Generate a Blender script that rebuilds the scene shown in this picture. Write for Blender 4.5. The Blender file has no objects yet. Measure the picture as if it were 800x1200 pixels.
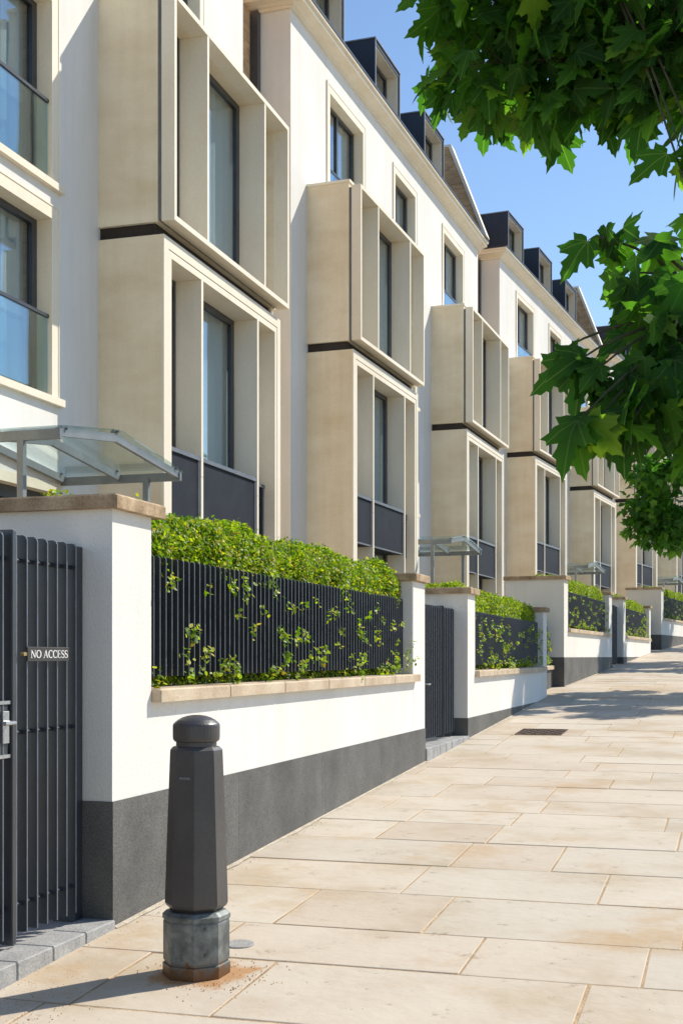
import bpy, math, random
import numpy as np
R = math.radians
random.seed(7); rng = np.random.default_rng(7)
scene = bpy.context.scene
col = scene.collection
SL = 0.0427            # pavement gradient
Z0 = -1.57             # pavement level at the photographer's feet (camera is the origin)
def gz(y): return Z0 + SL*y

# ------------------------------------------------------------------ node helpers
def new_mat(name):
    m = bpy.data.materials.new(name); m.use_nodes = True
    nt = m.node_tree; nt.nodes.clear()
    out = nt.nodes.new('ShaderNodeOutputMaterial')
    return m, nt, out
def N(nt, t, **kw):
    n = nt.nodes.new(t)
    for k, v in kw.items():
        if k in n.inputs.keys(): n.inputs[k].default_value = v
        else: setattr(n, k, v)
    return n
def L(nt, a, ao, b, bi): nt.links.new(a.outputs[ao], b.inputs[bi])
def c4(c): return (c[0], c[1], c[2], 1)
def ramp(nt, fac_node, fac_out, stops):
    r = nt.nodes.new('ShaderNodeValToRGB')
    el = r.color_ramp.elements
    while len(el) < len(stops): el.new(0.5)
    for e, (p, c) in zip(el, stops): e.position = p; e.color = c4(c)
    nt.links.new(fac_node.outputs[fac_out], r.inputs['Fac'])
    return r
def coords(nt, scale=(1,1,1)):
    tc = N(nt, 'ShaderNodeTexCoord'); mp = N(nt, 'ShaderNodeMapping'); mp.inputs['Scale'].default_value = scale
    g = N(nt, 'ShaderNodeNewGeometry')
    nt.links.new(g.outputs['Position'], mp.inputs['Vector'])
    return mp
def mottled(name, dark, light, scale=1.0, rough=0.8, bump=0.2, bump_scale=60, stretch=(1,1,1), detail=6, spec=0.3, metallic=0, fine=0.12, fine_scale=90, streak=0.0):
    m, nt, out = new_mat(name)
    b = N(nt, 'ShaderNodeBsdfPrincipled'); b.inputs['Roughness'].default_value = rough
    b.inputs['Metallic'].default_value = metallic; b.inputs['Specular IOR Level'].default_value = spec
    mp = coords(nt, stretch)
    n = N(nt, 'ShaderNodeTexNoise'); n.inputs['Scale'].default_value = scale; n.inputs['Detail'].default_value = detail; n.inputs['Roughness'].default_value = 0.62
    L(nt, mp, 0, n, 'Vector')
    r = ramp(nt, n, 'Fac', [(0.3, dark), (0.7, light)])
    n2 = N(nt, 'ShaderNodeTexNoise'); n2.inputs['Scale'].default_value = fine_scale; n2.inputs['Detail'].default_value = 3
    L(nt, mp, 0, n2, 'Vector')
    mr = N(nt, 'ShaderNodeMapRange'); mr.inputs['From Min'].default_value = .3; mr.inputs['From Max'].default_value = .7
    mr.inputs['To Min'].default_value = 1-fine; mr.inputs['To Max'].default_value = 1+fine
    L(nt, n2, 'Fac', mr, 'Value')
    mx = N(nt, 'ShaderNodeVectorMath', operation='MULTIPLY'); L(nt, r, 'Color', mx, 0)
    L(nt, mr, 'Result', mx, 1)
    if streak:
        mp3 = coords(nt, (3.2, 3.2, .22)); n5 = N(nt, 'ShaderNodeTexNoise'); n5.inputs['Scale'].default_value = 1.6; n5.inputs['Detail'].default_value = 7; n5.inputs['Roughness'].default_value = .6
        L(nt, mp3, 0, n5, 'Vector')
        r5 = ramp(nt, n5, 'Fac', [(.36, (1-streak, 1-streak*1.12, 1-streak*1.35)), (.56, (1,1,1))])
        mx5 = N(nt, 'ShaderNodeVectorMath', operation='MULTIPLY'); L(nt, mx, 0, mx5, 0); L(nt, r5, 'Color', mx5, 1); mx = mx5
    L(nt, mx, 0, b, 'Base Color')
    if bump:
        n3 = N(nt, 'ShaderNodeTexNoise'); n3.inputs['Scale'].default_value = bump_scale; n3.inputs['Detail'].default_value = 4
        L(nt, mp, 0, n3, 'Vector')
        bp = N(nt, 'ShaderNodeBump'); bp.inputs['Strength'].default_value = bump; bp.inputs['Distance'].default_value = 0.01
        L(nt, n3, 'Fac', bp, 'Height'); L(nt, bp, 0, b, 'Normal')
    L(nt, b, 0, out, 'Surface')
    return m
M = {}
M['render'] = mottled('white_render', (.71,.69,.64), (.81,.795,.75), .9, .9, .30, 130, streak=.035, fine=.06, fine_scale=160, stretch=(1,1,.45))
M['stone'] = mottled('limestone', (.72,.59,.395), (.87,.78,.60), 1.0, .75, .12, 40, streak=.05, stretch=(.7,.7,1.5), fine=.04, fine_scale=45)
M['stone_pale'] = mottled('pale_limestone', (.77,.68,.53), (.85,.785,.655), .8, .75, .08, 40, streak=.03, stretch=(1,1,.6), fine=.03, fine_scale=45)
M['coping'] = mottled('weathered_coping', (.20,.13,.07), (.56,.42,.27), 6, .85, .3, 50, fine=.16)
M['sill'] = mottled('stone_sill', (.42,.31,.21), (.62,.52,.38), 3.5, .8, .2, 50, fine=.12)
M['plinth'] = mottled('basalt_plinth', (.080,.079,.075), (.150,.146,.136), 2.2, .75, .3, 90, fine=.30, fine_scale=110)
M['metal'] = mottled('dark_powder_coat', (.028,.032,.040), (.042,.047,.056), 6, .36, .03, 80, spec=.7, fine=.05)
M['sunlit'] = mottled('sunlit_edge_tone', (.13,.15,.18), (.22,.25,.29), 9, .35, 0, spec=.6)  # paler tone that paints sunlight onto the bars' front edges
M['panel'] = mottled('charcoal_panel', (.017,.020,.028), (.028,.031,.040), 3, .6, .05, 60, spec=.15)
M['zinc'] = mottled('blue_black_zinc', (.020,.026,.040), (.032,.039,.055), 2, .42, .04, 20, spec=.5, stretch=(1,1,.3))
M['trim'] = mottled('zinc_edge', (.22,.23,.25), (.33,.34,.36), 4, .4, .03, 40, spec=.5, metallic=.3)
M['canopy'] = mottled('grey_painted_steel', (.17,.19,.20), (.24,.26,.27), 4, .45, .03, 40, spec=.5)
M['rail'] = mottled('rail_steel', (.12,.13,.15), (.18,.19,.21), 4, .4, .03, 40, spec=.5)
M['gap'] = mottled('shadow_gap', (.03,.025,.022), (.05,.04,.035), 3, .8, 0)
M['curtain'] = mottled('curtain', (.66,.68,.68), (.80,.81,.80), 2, .9, .1, 30, stretch=(1,6,.2))
M['slate'] = mottled('roof_slate', (.05,.052,.06), (.085,.088,.10), 3, .6, .2, 30)
M['asphalt'] = mottled('asphalt', (.045,.045,.047), (.065,.064,.063), 1.2, .9, .5, 150, fine=.3, fine_scale=200)
M['kerb'] = mottled('granite_kerb', (.27,.26,.25), (.40,.39,.37), 3, .8, .2, 90, fine=.2)
M['earth'] = mottled('forecourt_paving', (.34,.29,.22), (.45,.39,.31), 1.2, .9, .3, 60)
M['sett'] = mottled('granite_setts', (.26,.26,.26), (.40,.40,.39), 7, .8, .3, 90, fine=.2)
M['bark'] = mottled('plane_bark', (.08,.065,.045), (.26,.24,.17), 9, .9, .5, 30, stretch=(1,1,.5))
M['twig'] = mottled('twig_bark', (.05,.05,.025), (.10,.09,.045), 9, .8, .3, 60)
M['bollard'] = mottled('bollard_paint', (.036,.032,.032), (.066,.060,.058), 3, .40, .12, 45, spec=.75, fine=.1, fine_scale=60)
M['brass'] = mottled('brass_screw', (.45,.32,.12), (.6,.45,.2), 8, .35, 0, metallic=.8)
M['steel'] = mottled('satin_steel', (.42,.43,.44), (.55,.56,.57), 8, .35, 0, metallic=.8)
M['sign'] = mottled('sign_plate', (.045,.043,.040), (.06,.058,.054), 4, .45, .03, 60)
M['lettering'] = mottled('white_lettering', (.75,.74,.72), (.82,.81,.79), 4, .6, 0)
M['door'] = mottled('entrance_door', (.02,.02,.022), (.03,.03,.032), 4, .35, .02, 40)
M['iron'] = mottled('rusty_cast_iron', (.055,.035,.025), (.14,.085,.055), 18, .8, .4, 60)

def mat_flag():
    """York stone flags: every slab its own tone, stains and wear."""
    m, nt, out = new_mat('york_stone')
    b = N(nt, 'ShaderNodeBsdfPrincipled'); b.inputs['Roughness'].default_value = .8; b.inputs['Specular IOR Level'].default_value = .3
    mp = coords(nt)
    g = N(nt, 'ShaderNodeNewGeometry')
    r1 = ramp(nt, g, 'Random Per Island', [(0, (.49,.415,.33)), (.35, (.53,.46,.375)), (.7, (.56,.50,.415)), (1, (.51,.46,.385))])
    n = N(nt, 'ShaderNodeTexNoise'); n.inputs['Scale'].default_value = 1.3; n.inputs['Detail'].default_value = 7; n.inputs['Roughness'].default_value = .6
    L(nt, mp, 0, n, 'Vector')
    r2 = ramp(nt, n, 'Fac', [(.34, (.86,.80,.70)), (.5, (1,.985,.96)), (.7, (1.06,1.06,1.05))])
    mx = N(nt, 'ShaderNodeVectorMath', operation='MULTIPLY'); L(nt, r1, 'Color', mx, 0); L(nt, r2, 'Color', mx, 1)
    # small dark spots and lichen
    v = N(nt, 'ShaderNodeTexNoise'); v.inputs['Scale'].default_value = 7; v.inputs['Detail'].default_value = 8; v.inputs['Roughness'].default_value = .75
    L(nt, mp, 0, v, 'Vector')
    r3 = ramp(nt, v, 'Fac', [(.31, (.62,.56,.48)), (.40, (1,1,1)), (.72, (1.03,1.03,1.02))])
    mx2 = N(nt, 'ShaderNodeVectorMath', operation='MULTIPLY'); L(nt, mx, 0, mx2, 0); L(nt, r3, 'Color', mx2, 1)
    # rusty sand stains
    n4 = N(nt, 'ShaderNodeTexNoise'); n4.inputs['Scale'].default_value = .9; n4.inputs['Detail'].default_value = 9; n4.inputs['Roughness'].default_value = .68
    mp2 = coords(nt); mp2.inputs['Location'].default_value = (4.3, 1.7, 0)
    L(nt, mp2, 0, n4, 'Vector')
    r4 = ramp(nt, n4, 'Fac', [(.55, (0,0,0)), (.70, (.8,.8,.8))])
    mix = N(nt, 'ShaderNodeMix', data_type='RGBA'); L(nt, r4, 'Color', mix, 'Factor')
    nt.links.new(mx2.outputs[0], mix.inputs[6]); mix.inputs[7].default_value = (.46,.31,.16,1)
    # stain round the foot of the bollard
    sub = N(nt, 'ShaderNodeVectorMath', operation='DISTANCE'); L(nt, g, 'Position', sub, 0); sub.inputs[1].default_value = (-2.14, 5.06, gz(5.06))
    nn = N(nt, 'ShaderNodeTexNoise'); nn.inputs['Scale'].default_value = 9; nn.inputs['Detail'].default_value = 6; L(nt, mp, 0, nn, 'Vector')
    ad = N(nt, 'ShaderNodeMath', operation='MULTIPLY_ADD'); L(nt, nn, 'Fac', ad, 0); ad.inputs[1].default_value = .42; L(nt, sub, 'Value', ad, 2)
    r5 = ramp(nt, ad, 0, [(.36, (.8,.8,.8)), (.45, (0,0,0))])
    mix2 = N(nt, 'ShaderNodeMix', data_type='RGBA'); L(nt, r5, 'Color', mix2, 'Factor')
    nt.links.new(mix.outputs[2], mix2.inputs[6]); mix2.inputs[7].default_value = (.42,.20,.06,1)
    nt.links.new(mix2.outputs[2], b.inputs['Base Color'])
    n3 = N(nt, 'ShaderNodeTexNoise'); n3.inputs['Scale'].default_value = 14; n3.inputs['Detail'].default_value = 8; L(nt, mp, 0, n3, 'Vector')
    bp = N(nt, 'ShaderNodeBump'); bp.inputs['Strength'].default_value = .35; bp.inputs['Distance'].default_value = .012
    L(nt, n3, 'Fac', bp, 'Height'); L(nt, bp, 0, b, 'Normal')
    L(nt, b, 0, out, 'Surface'); return m
M['flag'] = mat_flag()
M['joint'] = mottled('sandy_joint', (.30,.20,.11), (.58,.42,.25), 4, .95, .6, 90, fine=.3)

def mat_brick():
    m, nt, out = new_mat('stock_brick')
    b = N(nt, 'ShaderNodeBsdfPrincipled'); b.inputs['Roughness'].default_value = .9
    tc = N(nt, 'ShaderNodeTexCoord'); mp = N(nt, 'ShaderNodeMapping'); mp.inputs['Rotation'].default_value = (R(90), 0, 0)
    g = N(nt, 'ShaderNodeNewGeometry')
    # horizontal run = x + y so that brickwork shows on every face
    s = N(nt, 'ShaderNodeSeparateXYZ'); L(nt, g, 'Position', s, 0)
    a = N(nt, 'ShaderNodeMath', operation='ADD'); L(nt, s, 0, a, 0); L(nt, s, 1, a, 1)
    cb = N(nt, 'ShaderNodeCombineXYZ'); L(nt, a, 0, cb, 0); L(nt, s, 2, cb, 1)
    br = N(nt, 'ShaderNodeTexBrick'); L(nt, cb, 0, br, 'Vector'); br.inputs['Scale'].default_value = 1
    br.inputs['Brick Width'].default_value = .225; br.inputs['Row Height'].default_value = .075; br.inputs['Mortar Size'].default_value = .008
    br.inputs['Color1'].default_value = (.50,.27,.11,1); br.inputs['Color2'].default_value = (.68,.43,.20,1); br.inputs['Mortar'].default_value = (.55,.48,.36,1)
    n = N(nt, 'ShaderNodeTexNoise'); n.inputs['Scale'].default_value = 5; L(nt, g, 'Position', n, 'Vector')
    r = ramp(nt, n, 'Fac', [(.3, (.85,.82,.8)), (.7, (1.2,1.15,1.1))])
    mx = N(nt, 'ShaderNodeVectorMath', operation='MULTIPLY'); L(nt, br, 'Color', mx, 0); L(nt, r, 'Color', mx, 1)
    L(nt, mx, 0, b, 'Base Color')
    bp = N(nt, 'ShaderNodeBump'); bp.inputs['Strength'].default_value = .5; bp.inputs['Distance'].default_value = .01; bp.invert = True
    L(nt, br, 'Fac', bp, 'Height'); L(nt, bp, 0, b, 'Normal'); L(nt, b, 0, out, 'Surface'); return m
M['brick'] = mat_brick()

def mat_glass(name, tint, refl=1.0):
    m, nt, out = new_mat(name)
    tr = N(nt, 'ShaderNodeBsdfTransparent'); tr.inputs['Color'].default_value = c4(tint)
    gl = N(nt, 'ShaderNodeBsdfGlossy'); gl.inputs['Roughness'].default_value = .015; gl.inputs['Color'].default_value = (.92,.96,1,1)
    g = N(nt, 'ShaderNodeNewGeometry'); dt = N(nt, 'ShaderNodeVectorMath', operation='DOT_PRODUCT'); L(nt, g, 'Normal', dt, 0); L(nt, g, 'Incoming', dt, 1)
    ab = N(nt, 'ShaderNodeMath', operation='ABSOLUTE'); L(nt, dt, 'Value', ab, 0)
    om = N(nt, 'ShaderNodeMath', operation='SUBTRACT'); om.inputs[0].default_value = 1; L(nt, ab, 0, om, 1)
    pw = N(nt, 'ShaderNodeMath', operation='POWER'); L(nt, om, 0, pw, 0); pw.inputs[1].default_value = 4.0
    ml = N(nt, 'ShaderNodeMath', operation='MULTIPLY_ADD'); L(nt, pw, 0, ml, 0); ml.inputs[1].default_value = .75; ml.inputs[2].default_value = .06*refl; ml.use_clamp = True
    mp = coords(nt); nz = N(nt, 'ShaderNodeTexNoise'); nz.inputs['Scale'].default_value = 1.1; nz.inputs['Detail'].default_value = 1; L(nt, mp, 0, nz, 'Vector')
    bp = N(nt, 'ShaderNodeBump'); bp.inputs['Strength'].default_value = .05; bp.inputs['Distance'].default_value = .05; L(nt, nz, 'Fac', bp, 'Height')
    L(nt, bp, 0, gl, 'Normal')
    mx = N(nt, 'ShaderNodeMixShader'); L(nt, ml, 0, mx, 0); L(nt, tr, 0, mx, 1); L(nt, gl, 0, mx, 2)
    L(nt, mx, 0, out, 'Surface'); return m
M['glass'] = mat_glass('window_glass', (.80,.87,.89), 2.2)
M['clear'] = mat_glass('balustrade_glass', (.70,.86,.88), 3.0)
M['roofglass'] = mat_glass('canopy_glass', (.88,.94,.93), 1.0)

def mat_leaf(name, stops, trans=.35, veins=False, rough=.45, tcol=(1.0,1.25,.5)):
    m, nt, out = new_mat(name)
    g = N(nt, 'ShaderNodeNewGeometry')
    r = ramp(nt, g, 'Random Per Island', stops)
    src = (r, 'Color')
    if veins:
        uv = N(nt, 'ShaderNodeUVMap'); s = N(nt, 'ShaderNodeSeparateXYZ'); L(nt, uv, 0, s, 0)
        ax = N(nt, 'ShaderNodeMath', operation='ABSOLUTE'); L(nt, s, 0, ax, 0)
        # side veins leave the base at two angles
        vals = [ax]
        for k in (0.78, 1.9):
            mm = N(nt, 'ShaderNodeMath', operation='MULTIPLY'); L(nt, s, 1, mm, 0); mm.inputs[1].default_value = k
            ss = N(nt, 'ShaderNodeMath', operation='SUBTRACT'); L(nt, ax, 0, ss, 0); L(nt, mm, 0, ss, 1)
            aa = N(nt, 'ShaderNodeMath', operation='ABSOLUTE'); L(nt, ss, 0, aa, 0); vals.append(aa)
        mi = N(nt, 'ShaderNodeMath', operation='MINIMUM'); L(nt, vals[0], 0, mi, 0); L(nt, vals[1], 0, mi, 1)
        mi2 = N(nt, 'ShaderNodeMath', operation='MINIMUM'); L(nt, mi, 0, mi2, 0); L(nt, vals[2], 0, mi2, 1)
        lt = N(nt, 'ShaderNodeMapRange'); lt.inputs['From Min'].default_value = .006; lt.inputs['From Max'].default_value = .022
        lt.inputs['To Min'].default_value = .32; lt.inputs['To Max'].default_value = 0; L(nt, mi2, 0, lt, 'Value')
        mx = N(nt, 'ShaderNodeMix', data_type='RGBA'); L(nt, lt, 0, mx, 'Factor'); nt.links.new(r.outputs[0], mx.inputs[6]); mx.inputs[7].default_value = (.22,.30,.10,1)
        src = (mx, 2)
    b = N(nt, 'ShaderNodeBsdfPrincipled'); b.inputs['Roughness'].default_value = rough; b.inputs['Specular IOR Level'].default_value = .25
    nt.links.new(src[0].outputs[src[1]], b.inputs['Base Color'])
    t = N(nt, 'ShaderNodeBsdfTranslucent')
    tm = N(nt, 'ShaderNodeVectorMath', operation='MULTIPLY'); nt.links.new(src[0].outputs[src[1]], tm.inputs[0]); tm.inputs[1].default_value = [2.2*x for x in tcol]
    L(nt, tm, 0, t, 'Color')
    mx = N(nt, 'ShaderNodeMixShader'); mx.inputs[0].default_value = trans; L(nt, b, 0, mx, 1); L(nt, t, 0, mx, 2)
    L(nt, mx, 0, out, 'Surface'); return m
M['hedge'] = mat_leaf('hedge_leaf', [(0, (.06,.12,.010)), (.4, (.14,.22,.012)), (.75, (.30,.34,.015)), (.93, (.42,.38,.02)), (1, (.45,.26,.03))], .35)
M['hedgecore'] = mottled('hedge_core_dark', (.012,.022,.006), (.03,.05,.012), 12, .95, .5, 30)  # dark green of the added light-blocking core
M['planeleaf'] = mat_leaf('plane_leaf', [(0, (.018,.060,.009)), (.55, (.034,.100,.012)), (.9, (.065,.155,.017)), (1, (.17,.26,.02))], .48, veins=True, rough=.7)
M['treeleaf'] = mat_leaf('street_tree_leaf', [(0, (.03,.09,.015)), (.7, (.06,.155,.02)), (1, (.14,.26,.03))], .45)

def mat_bollard_base():
    m, nt, out = new_mat('galvanised_base')
    b = N(nt, 'ShaderNodeBsdfPrincipled'); b.inputs['Roughness'].default_value = .5; b.inputs['Metallic'].default_value = .35
    mp = coords(nt); n = N(nt, 'ShaderNodeTexNoise'); n.inputs['Scale'].default_value = 11; n.inputs['Detail'].default_value = 8; n.inputs['Roughness'].default_value = .7; L(nt, mp, 0, n, 'Vector')
    g = N(nt, 'ShaderNodeNewGeometry'); s = N(nt, 'ShaderNodeSeparateXYZ'); L(nt, g, 'Position', s, 0)
    r = ramp(nt, n, 'Fac', [(.3, (.06,.065,.062)), (.5, (.15,.165,.16)), (.72, (.32,.34,.33))])
    # rust creeping up from the foot
    h = N(nt, 'ShaderNodeMath', operation='SUBTRACT'); L(nt, s, 2, h, 0); h.inputs[1].default_value = gz(5.06)
    ad = N(nt, 'ShaderNodeMath', operation='MULTIPLY_ADD'); L(nt, n, 'Fac', ad, 0); ad.inputs[1].default_value = -.30; L(nt, h, 0, ad, 2)
    r2 = ramp(nt, ad, 0, [(-.0, (1,1,1)), (.02, (0,0,0))])
    r2.color_ramp.elements[0].position = 0.0
    sh = N(nt, 'ShaderNodeMapRange'); sh.inputs['From Min'].default_value = -.13; sh.inputs['From Max'].default_value = -.085; sh.inputs['To Min'].default_value = 1; sh.inputs['To Max'].default_value = 0
    L(nt, ad, 0, sh, 'Value')
    mx = N(nt, 'ShaderNodeMix', data_type='RGBA'); L(nt, sh, 0, mx, 'Factor'); nt.links.new(r.outputs[0], mx.inputs[6]); mx.inputs[7].default_value = (.15,.075,.03,1)
    nt.links.new(mx.outputs[2], b.inputs['Base Color'])
    bp = N(nt, 'ShaderNodeBump'); bp.inputs['Strength'].default_value = .3; bp.inputs['Distance'].default_value = .01; L(nt, n, 'Fac', bp, 'Height'); L(nt, bp, 0, b, 'Normal')
    L(nt, b, 0, out, 'Surface'); return m
M['bollardbase'] = mat_bollard_base()

# ------------------------------------------------------------------ mesh helpers
class MB:
    def __init__(s): s.v = []; s.f = []; s.edge = set()
    def add(s, vs, fs):
        o = len(s.v); s.v += [tuple(p) for p in vs]; s.f += [tuple(i+o for i in f) for f in fs]
    def box(s, x0, x1, y0, y1, z0, z1):
        s.add([(x0,y0,z0),(x1,y0,z0),(x1,y1,z0),(x0,y1,z0),(x0,y0,z1),(x1,y0,z1),(x1,y1,z1),(x0,y1,z1)],
              [(0,3,2,1),(4,5,6,7),(0,1,5,4),(1,2,6,5),(2,3,7,6),(3,0,4,7)]); return s
    def cbox(s, x0, x1, y0, y1, z0, z1, c=.006):
        """box with chamfered vertical (z) edges and top edges"""
        pl = [(x0+c,y0),(x1-c,y0),(x1,y0+c),(x1,y1-c),(x1-c,y1),(x0+c,y1),(x0,y1-c),(x0,y0+c)]
        il = [(min(max(x,x0+c),x1-c), min(max(y,y0+c),y1-c)) for x, y in pl]
        ring = lambda P, z: [(x,y,z) for x, y in P]
        vs = ring(pl, z0)+ring(pl, z1-c)+ring(il, z1)
        fs = [tuple(reversed(range(8)))]
        for k in (0, 8):
            for i in range(8): j = (i+1) % 8; fs.append((k+i, k+j, k+8+j, k+8+i))
        fs.append(tuple(range(16, 24)))
        s.add(vs, fs); return s
    def quad(s, a, b, c, d): s.add([a,b,c,d], [(0,1,2,3)]); return s
    def prism_y(s, prof, y0, y1):
        """closed profile of (x,z) points swept along y"""
        n = len(prof)
        s.add([(x,y0,z) for x, z in prof]+[(x,y1,z) for x, z in prof],
              [tuple(range(n)), tuple(reversed(range(n, 2*n)))]+[(i, i+n, (i+1)%n+n, (i+1)%n) for i in range(n)]); return s
    def tube(s, pts, rad, n=8, cap=True):
        pts = [np.array(p, float) for p in pts]; base = len(s.v); m = len(pts)
        for i, p in enumerate(pts):
            t = (pts[min(i+1, m-1)]-pts[max(i-1, 0)]); t = t/(np.linalg.norm(t)+1e-9)
            a = np.array((0,0,1.)) if abs(t[2]) < .9 else np.array((1.,0,0))
            u = np.cross(t, a); u /= np.linalg.norm(u); w = np.cross(t, u)
            r = rad[i] if isinstance(rad, (list, tuple)) else rad
            for k in range(n):
                q = p+r*(math.cos(2*math.pi*k/n)*u+math.sin(2*math.pi*k/n)*w); s.v.append(tuple(q))
        for i in range(m-1):
            for k in range(n):
                a0 = base+i*n+k; a1 = base+i*n+(k+1) % n; s.f.append((a0, a1, a1+n, a0+n))
        if cap: s.f.append(tuple(base+k for k in range(n))); s.f.append(tuple(base+(m-1)*n+k for k in reversed(range(n))))
        return s
    def beam(s, a, b, w, h):
        """rectangular bar from a to b, w wide sideways and h deep"""
        a = np.array(a, float); b = np.array(b, float); t = b-a; t /= np.linalg.norm(t)
        up = np.array((0,0,1.)) if abs(t[2]) < .95 else np.array((1.,0,0))
        u = np.cross(t, up); u /= np.linalg.norm(u); v = np.cross(u, t)
        P = []
        for p in (a, b):
            for su, sv in ((-1,-1),(1,-1),(1,1),(-1,1)): P.append(p+u*su*w/2+v*sv*h/2)
        s.add(P, [(3,2,1,0),(4,5,6,7),(0,1,5,4),(1,2,6,5),(2,3,7,6),(3,0,4,7)]); return s
    def lathe(s, prof, n=32, phase=0, cx=0, cy=0):
        base = len(s.v)
        for r, z in prof:
            for k in range(n):
                a = phase+2*math.pi*k/n; s.v.append((cx+r*math.cos(a), cy+r*math.sin(a), z))
        for i in range(len(prof)-1):
            for k in range(n):
                a0 = base+i*n+k; a1 = base+i*n+(k+1) % n; s.f.append((a0, a1, a1+n, a0+n))
        s.f.append(tuple(base+k for k in reversed(range(n)))); s.f.append(tuple(base+(len(prof)-1)*n+k for k in range(n)))
        return s
    def build(s, name, mat, parent=None, smooth=False):
        me = bpy.data.meshes.new(name); me.from_pydata(s.v, [], s.f); me.update()
        me.materials.append(mat)
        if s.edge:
            me.materials.append(M['sunlit'])
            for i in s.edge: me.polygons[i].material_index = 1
        if smooth: me.shade_smooth()
        o = bpy.data.objects.new(name, me); col.objects.link(o)
        if parent: o.parent = parent
        return o
def tag(o, label=None, cat=None, group=None, kind=None):
    if label: o['label'] = label
    if cat: o['category'] = cat
    if group: o['group'] = group
    if kind: o['kind'] = kind
    return o
def empty(name, loc, rz=0, label=None, cat=None, group=None):
    o = bpy.data.objects.new(name, None); col.objects.link(o); o.location = loc; o.rotation_euler = (0,0,rz)
    o.empty_display_size = .2
    return tag(o, label, cat, group)
def copy_tree(o, parent=None):
    c = o.copy(); col.objects.link(c); c.parent = parent
    for ch in list(o.children): copy_tree(ch, c)
    return c

# ------------------------------------------------------------------ setting: ground, pavement, road
def sheet(name, x0, x1, y0, y1, dz, mat, ny=1):
    m = MB()
    for i in range(ny):
        a = y0+(y1-y0)*i/ny; b = y0+(y1-y0)*(i+1)/ny
        m.quad((x0,a,gz(a)+dz),(x1,a,gz(a)+dz),(x1,b,gz(b)+dz),(x0,b,gz(b)+dz))
    return m.build(name, mat)
tag(sheet('ground', -400, 400, -200, 900, -.20, M['earth']), kind='structure')
KX = 2.55
tag(sheet('forecourt', -14, -3.25, -12, 110, -.012, M['earth']), kind='structure')
tag(sheet('pavement_bed', -3.3, KX, -12, 110, -.0022, M['joint']), kind='structure')
fl = MB(); y = -6.0; gp = .0028
while y < 90:
    h = random.choice([.55,.62,.62,.70,.75,.78]); x = -3.25+random.uniform(-.9, 0)
    while x < KX:
        w = random.choice([.6,.75,.9,1.05,1.2,1.35]) if y < 60 else 1.3
        x1 = min(x+w, KX)
        if x1-x < .3: x1 = KX
        a, b = max(x, -3.25), x1
        if b-a > .05:
            dz = random.uniform(-.0008, .0025); tl = random.uniform(-.0012, .0012)
            g0, g1 = gp*random.uniform(.7, 1.5), gp*random.uniform(.7, 1.6)
            X0, X1, Y0, Y1 = a+g0, b-g0, y+g1, y+h-g1; c = .004
            J = [(random.uniform(0,.005), random.uniform(0,.006)) for _ in range(4)]; P = [(X0+J[0][0],Y0+J[0][1]),(X1-J[1][0],Y0+J[1][1]),(X1-J[2][0],Y1-J[2][1]),(X0+J[3][0],Y1-J[3][1])]; I = [(P[0][0]+c,P[0][1]+c),(P[1][0]-c,P[1][1]+c),(P[2][0]-c,P[2][1]-c),(P[3][0]+c,P[3][1]-c)]
            vs = [(px,py,gz(py)-.0045) for px, py in P]+[(px,py,gz(py)+dz-.002) for px, py in P]+[(px,py,gz(py)+dz+(tl if k < 2 else -tl)) for k, (px, py) in enumerate(I)]
            fs = [(8,9,10,11)]
            for k in range(4):
                j = (k+1) % 4; fs += [(k,j,4+j,4+k),(4+k,4+j,8+j,8+k)]
            fl.add(vs, fs)
        x = x1
    y += h
tag(fl.build('pavement', M['flag']), kind='structure')
kb = MB(); y = -12
while y < 108:
    a, b = y+.004, y+.911
    kb.add([(KX,a,gz(a)-.18),(KX+.15,a,gz(a)-.18),(KX+.15,b,gz(b)-.18),(KX,b,gz(b)-.18),(KX,a,gz(a)+.001),(KX+.15,a,gz(a)-.004),(KX+.15,b,gz(b)-.004),(KX,b,gz(b)+.001)],
           [(0,3,2,1),(4,5,6,7),(0,1,5,4),(1,2,6,5),(2,3,7,6),(3,0,4,7)]); y += .915
tag(kb.build('kerb', M['kerb']), kind='structure')
tag(sheet('road', KX+.14, 10.5, -30, 130, -.125, M['asphalt']), kind='structure')
m = MB(); m.box(10.5, 14.5, -30, 130, 0, 0); 
tag(sheet('far_pavement', 10.5, 16, -30, 130, -.01, M['earth']), kind='structure')
ln = MB()
for yy in range(-12, 100, 6): ln.quad((6.45,yy,gz(yy)-.121),(6.57,yy,gz(yy)-.121),(6.57,yy+3,gz(yy+3)-.121),(6.45,yy+3,gz(yy+3)-.121))
tag(ln.build('road_marking', M['lettering']), kind='structure')

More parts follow.
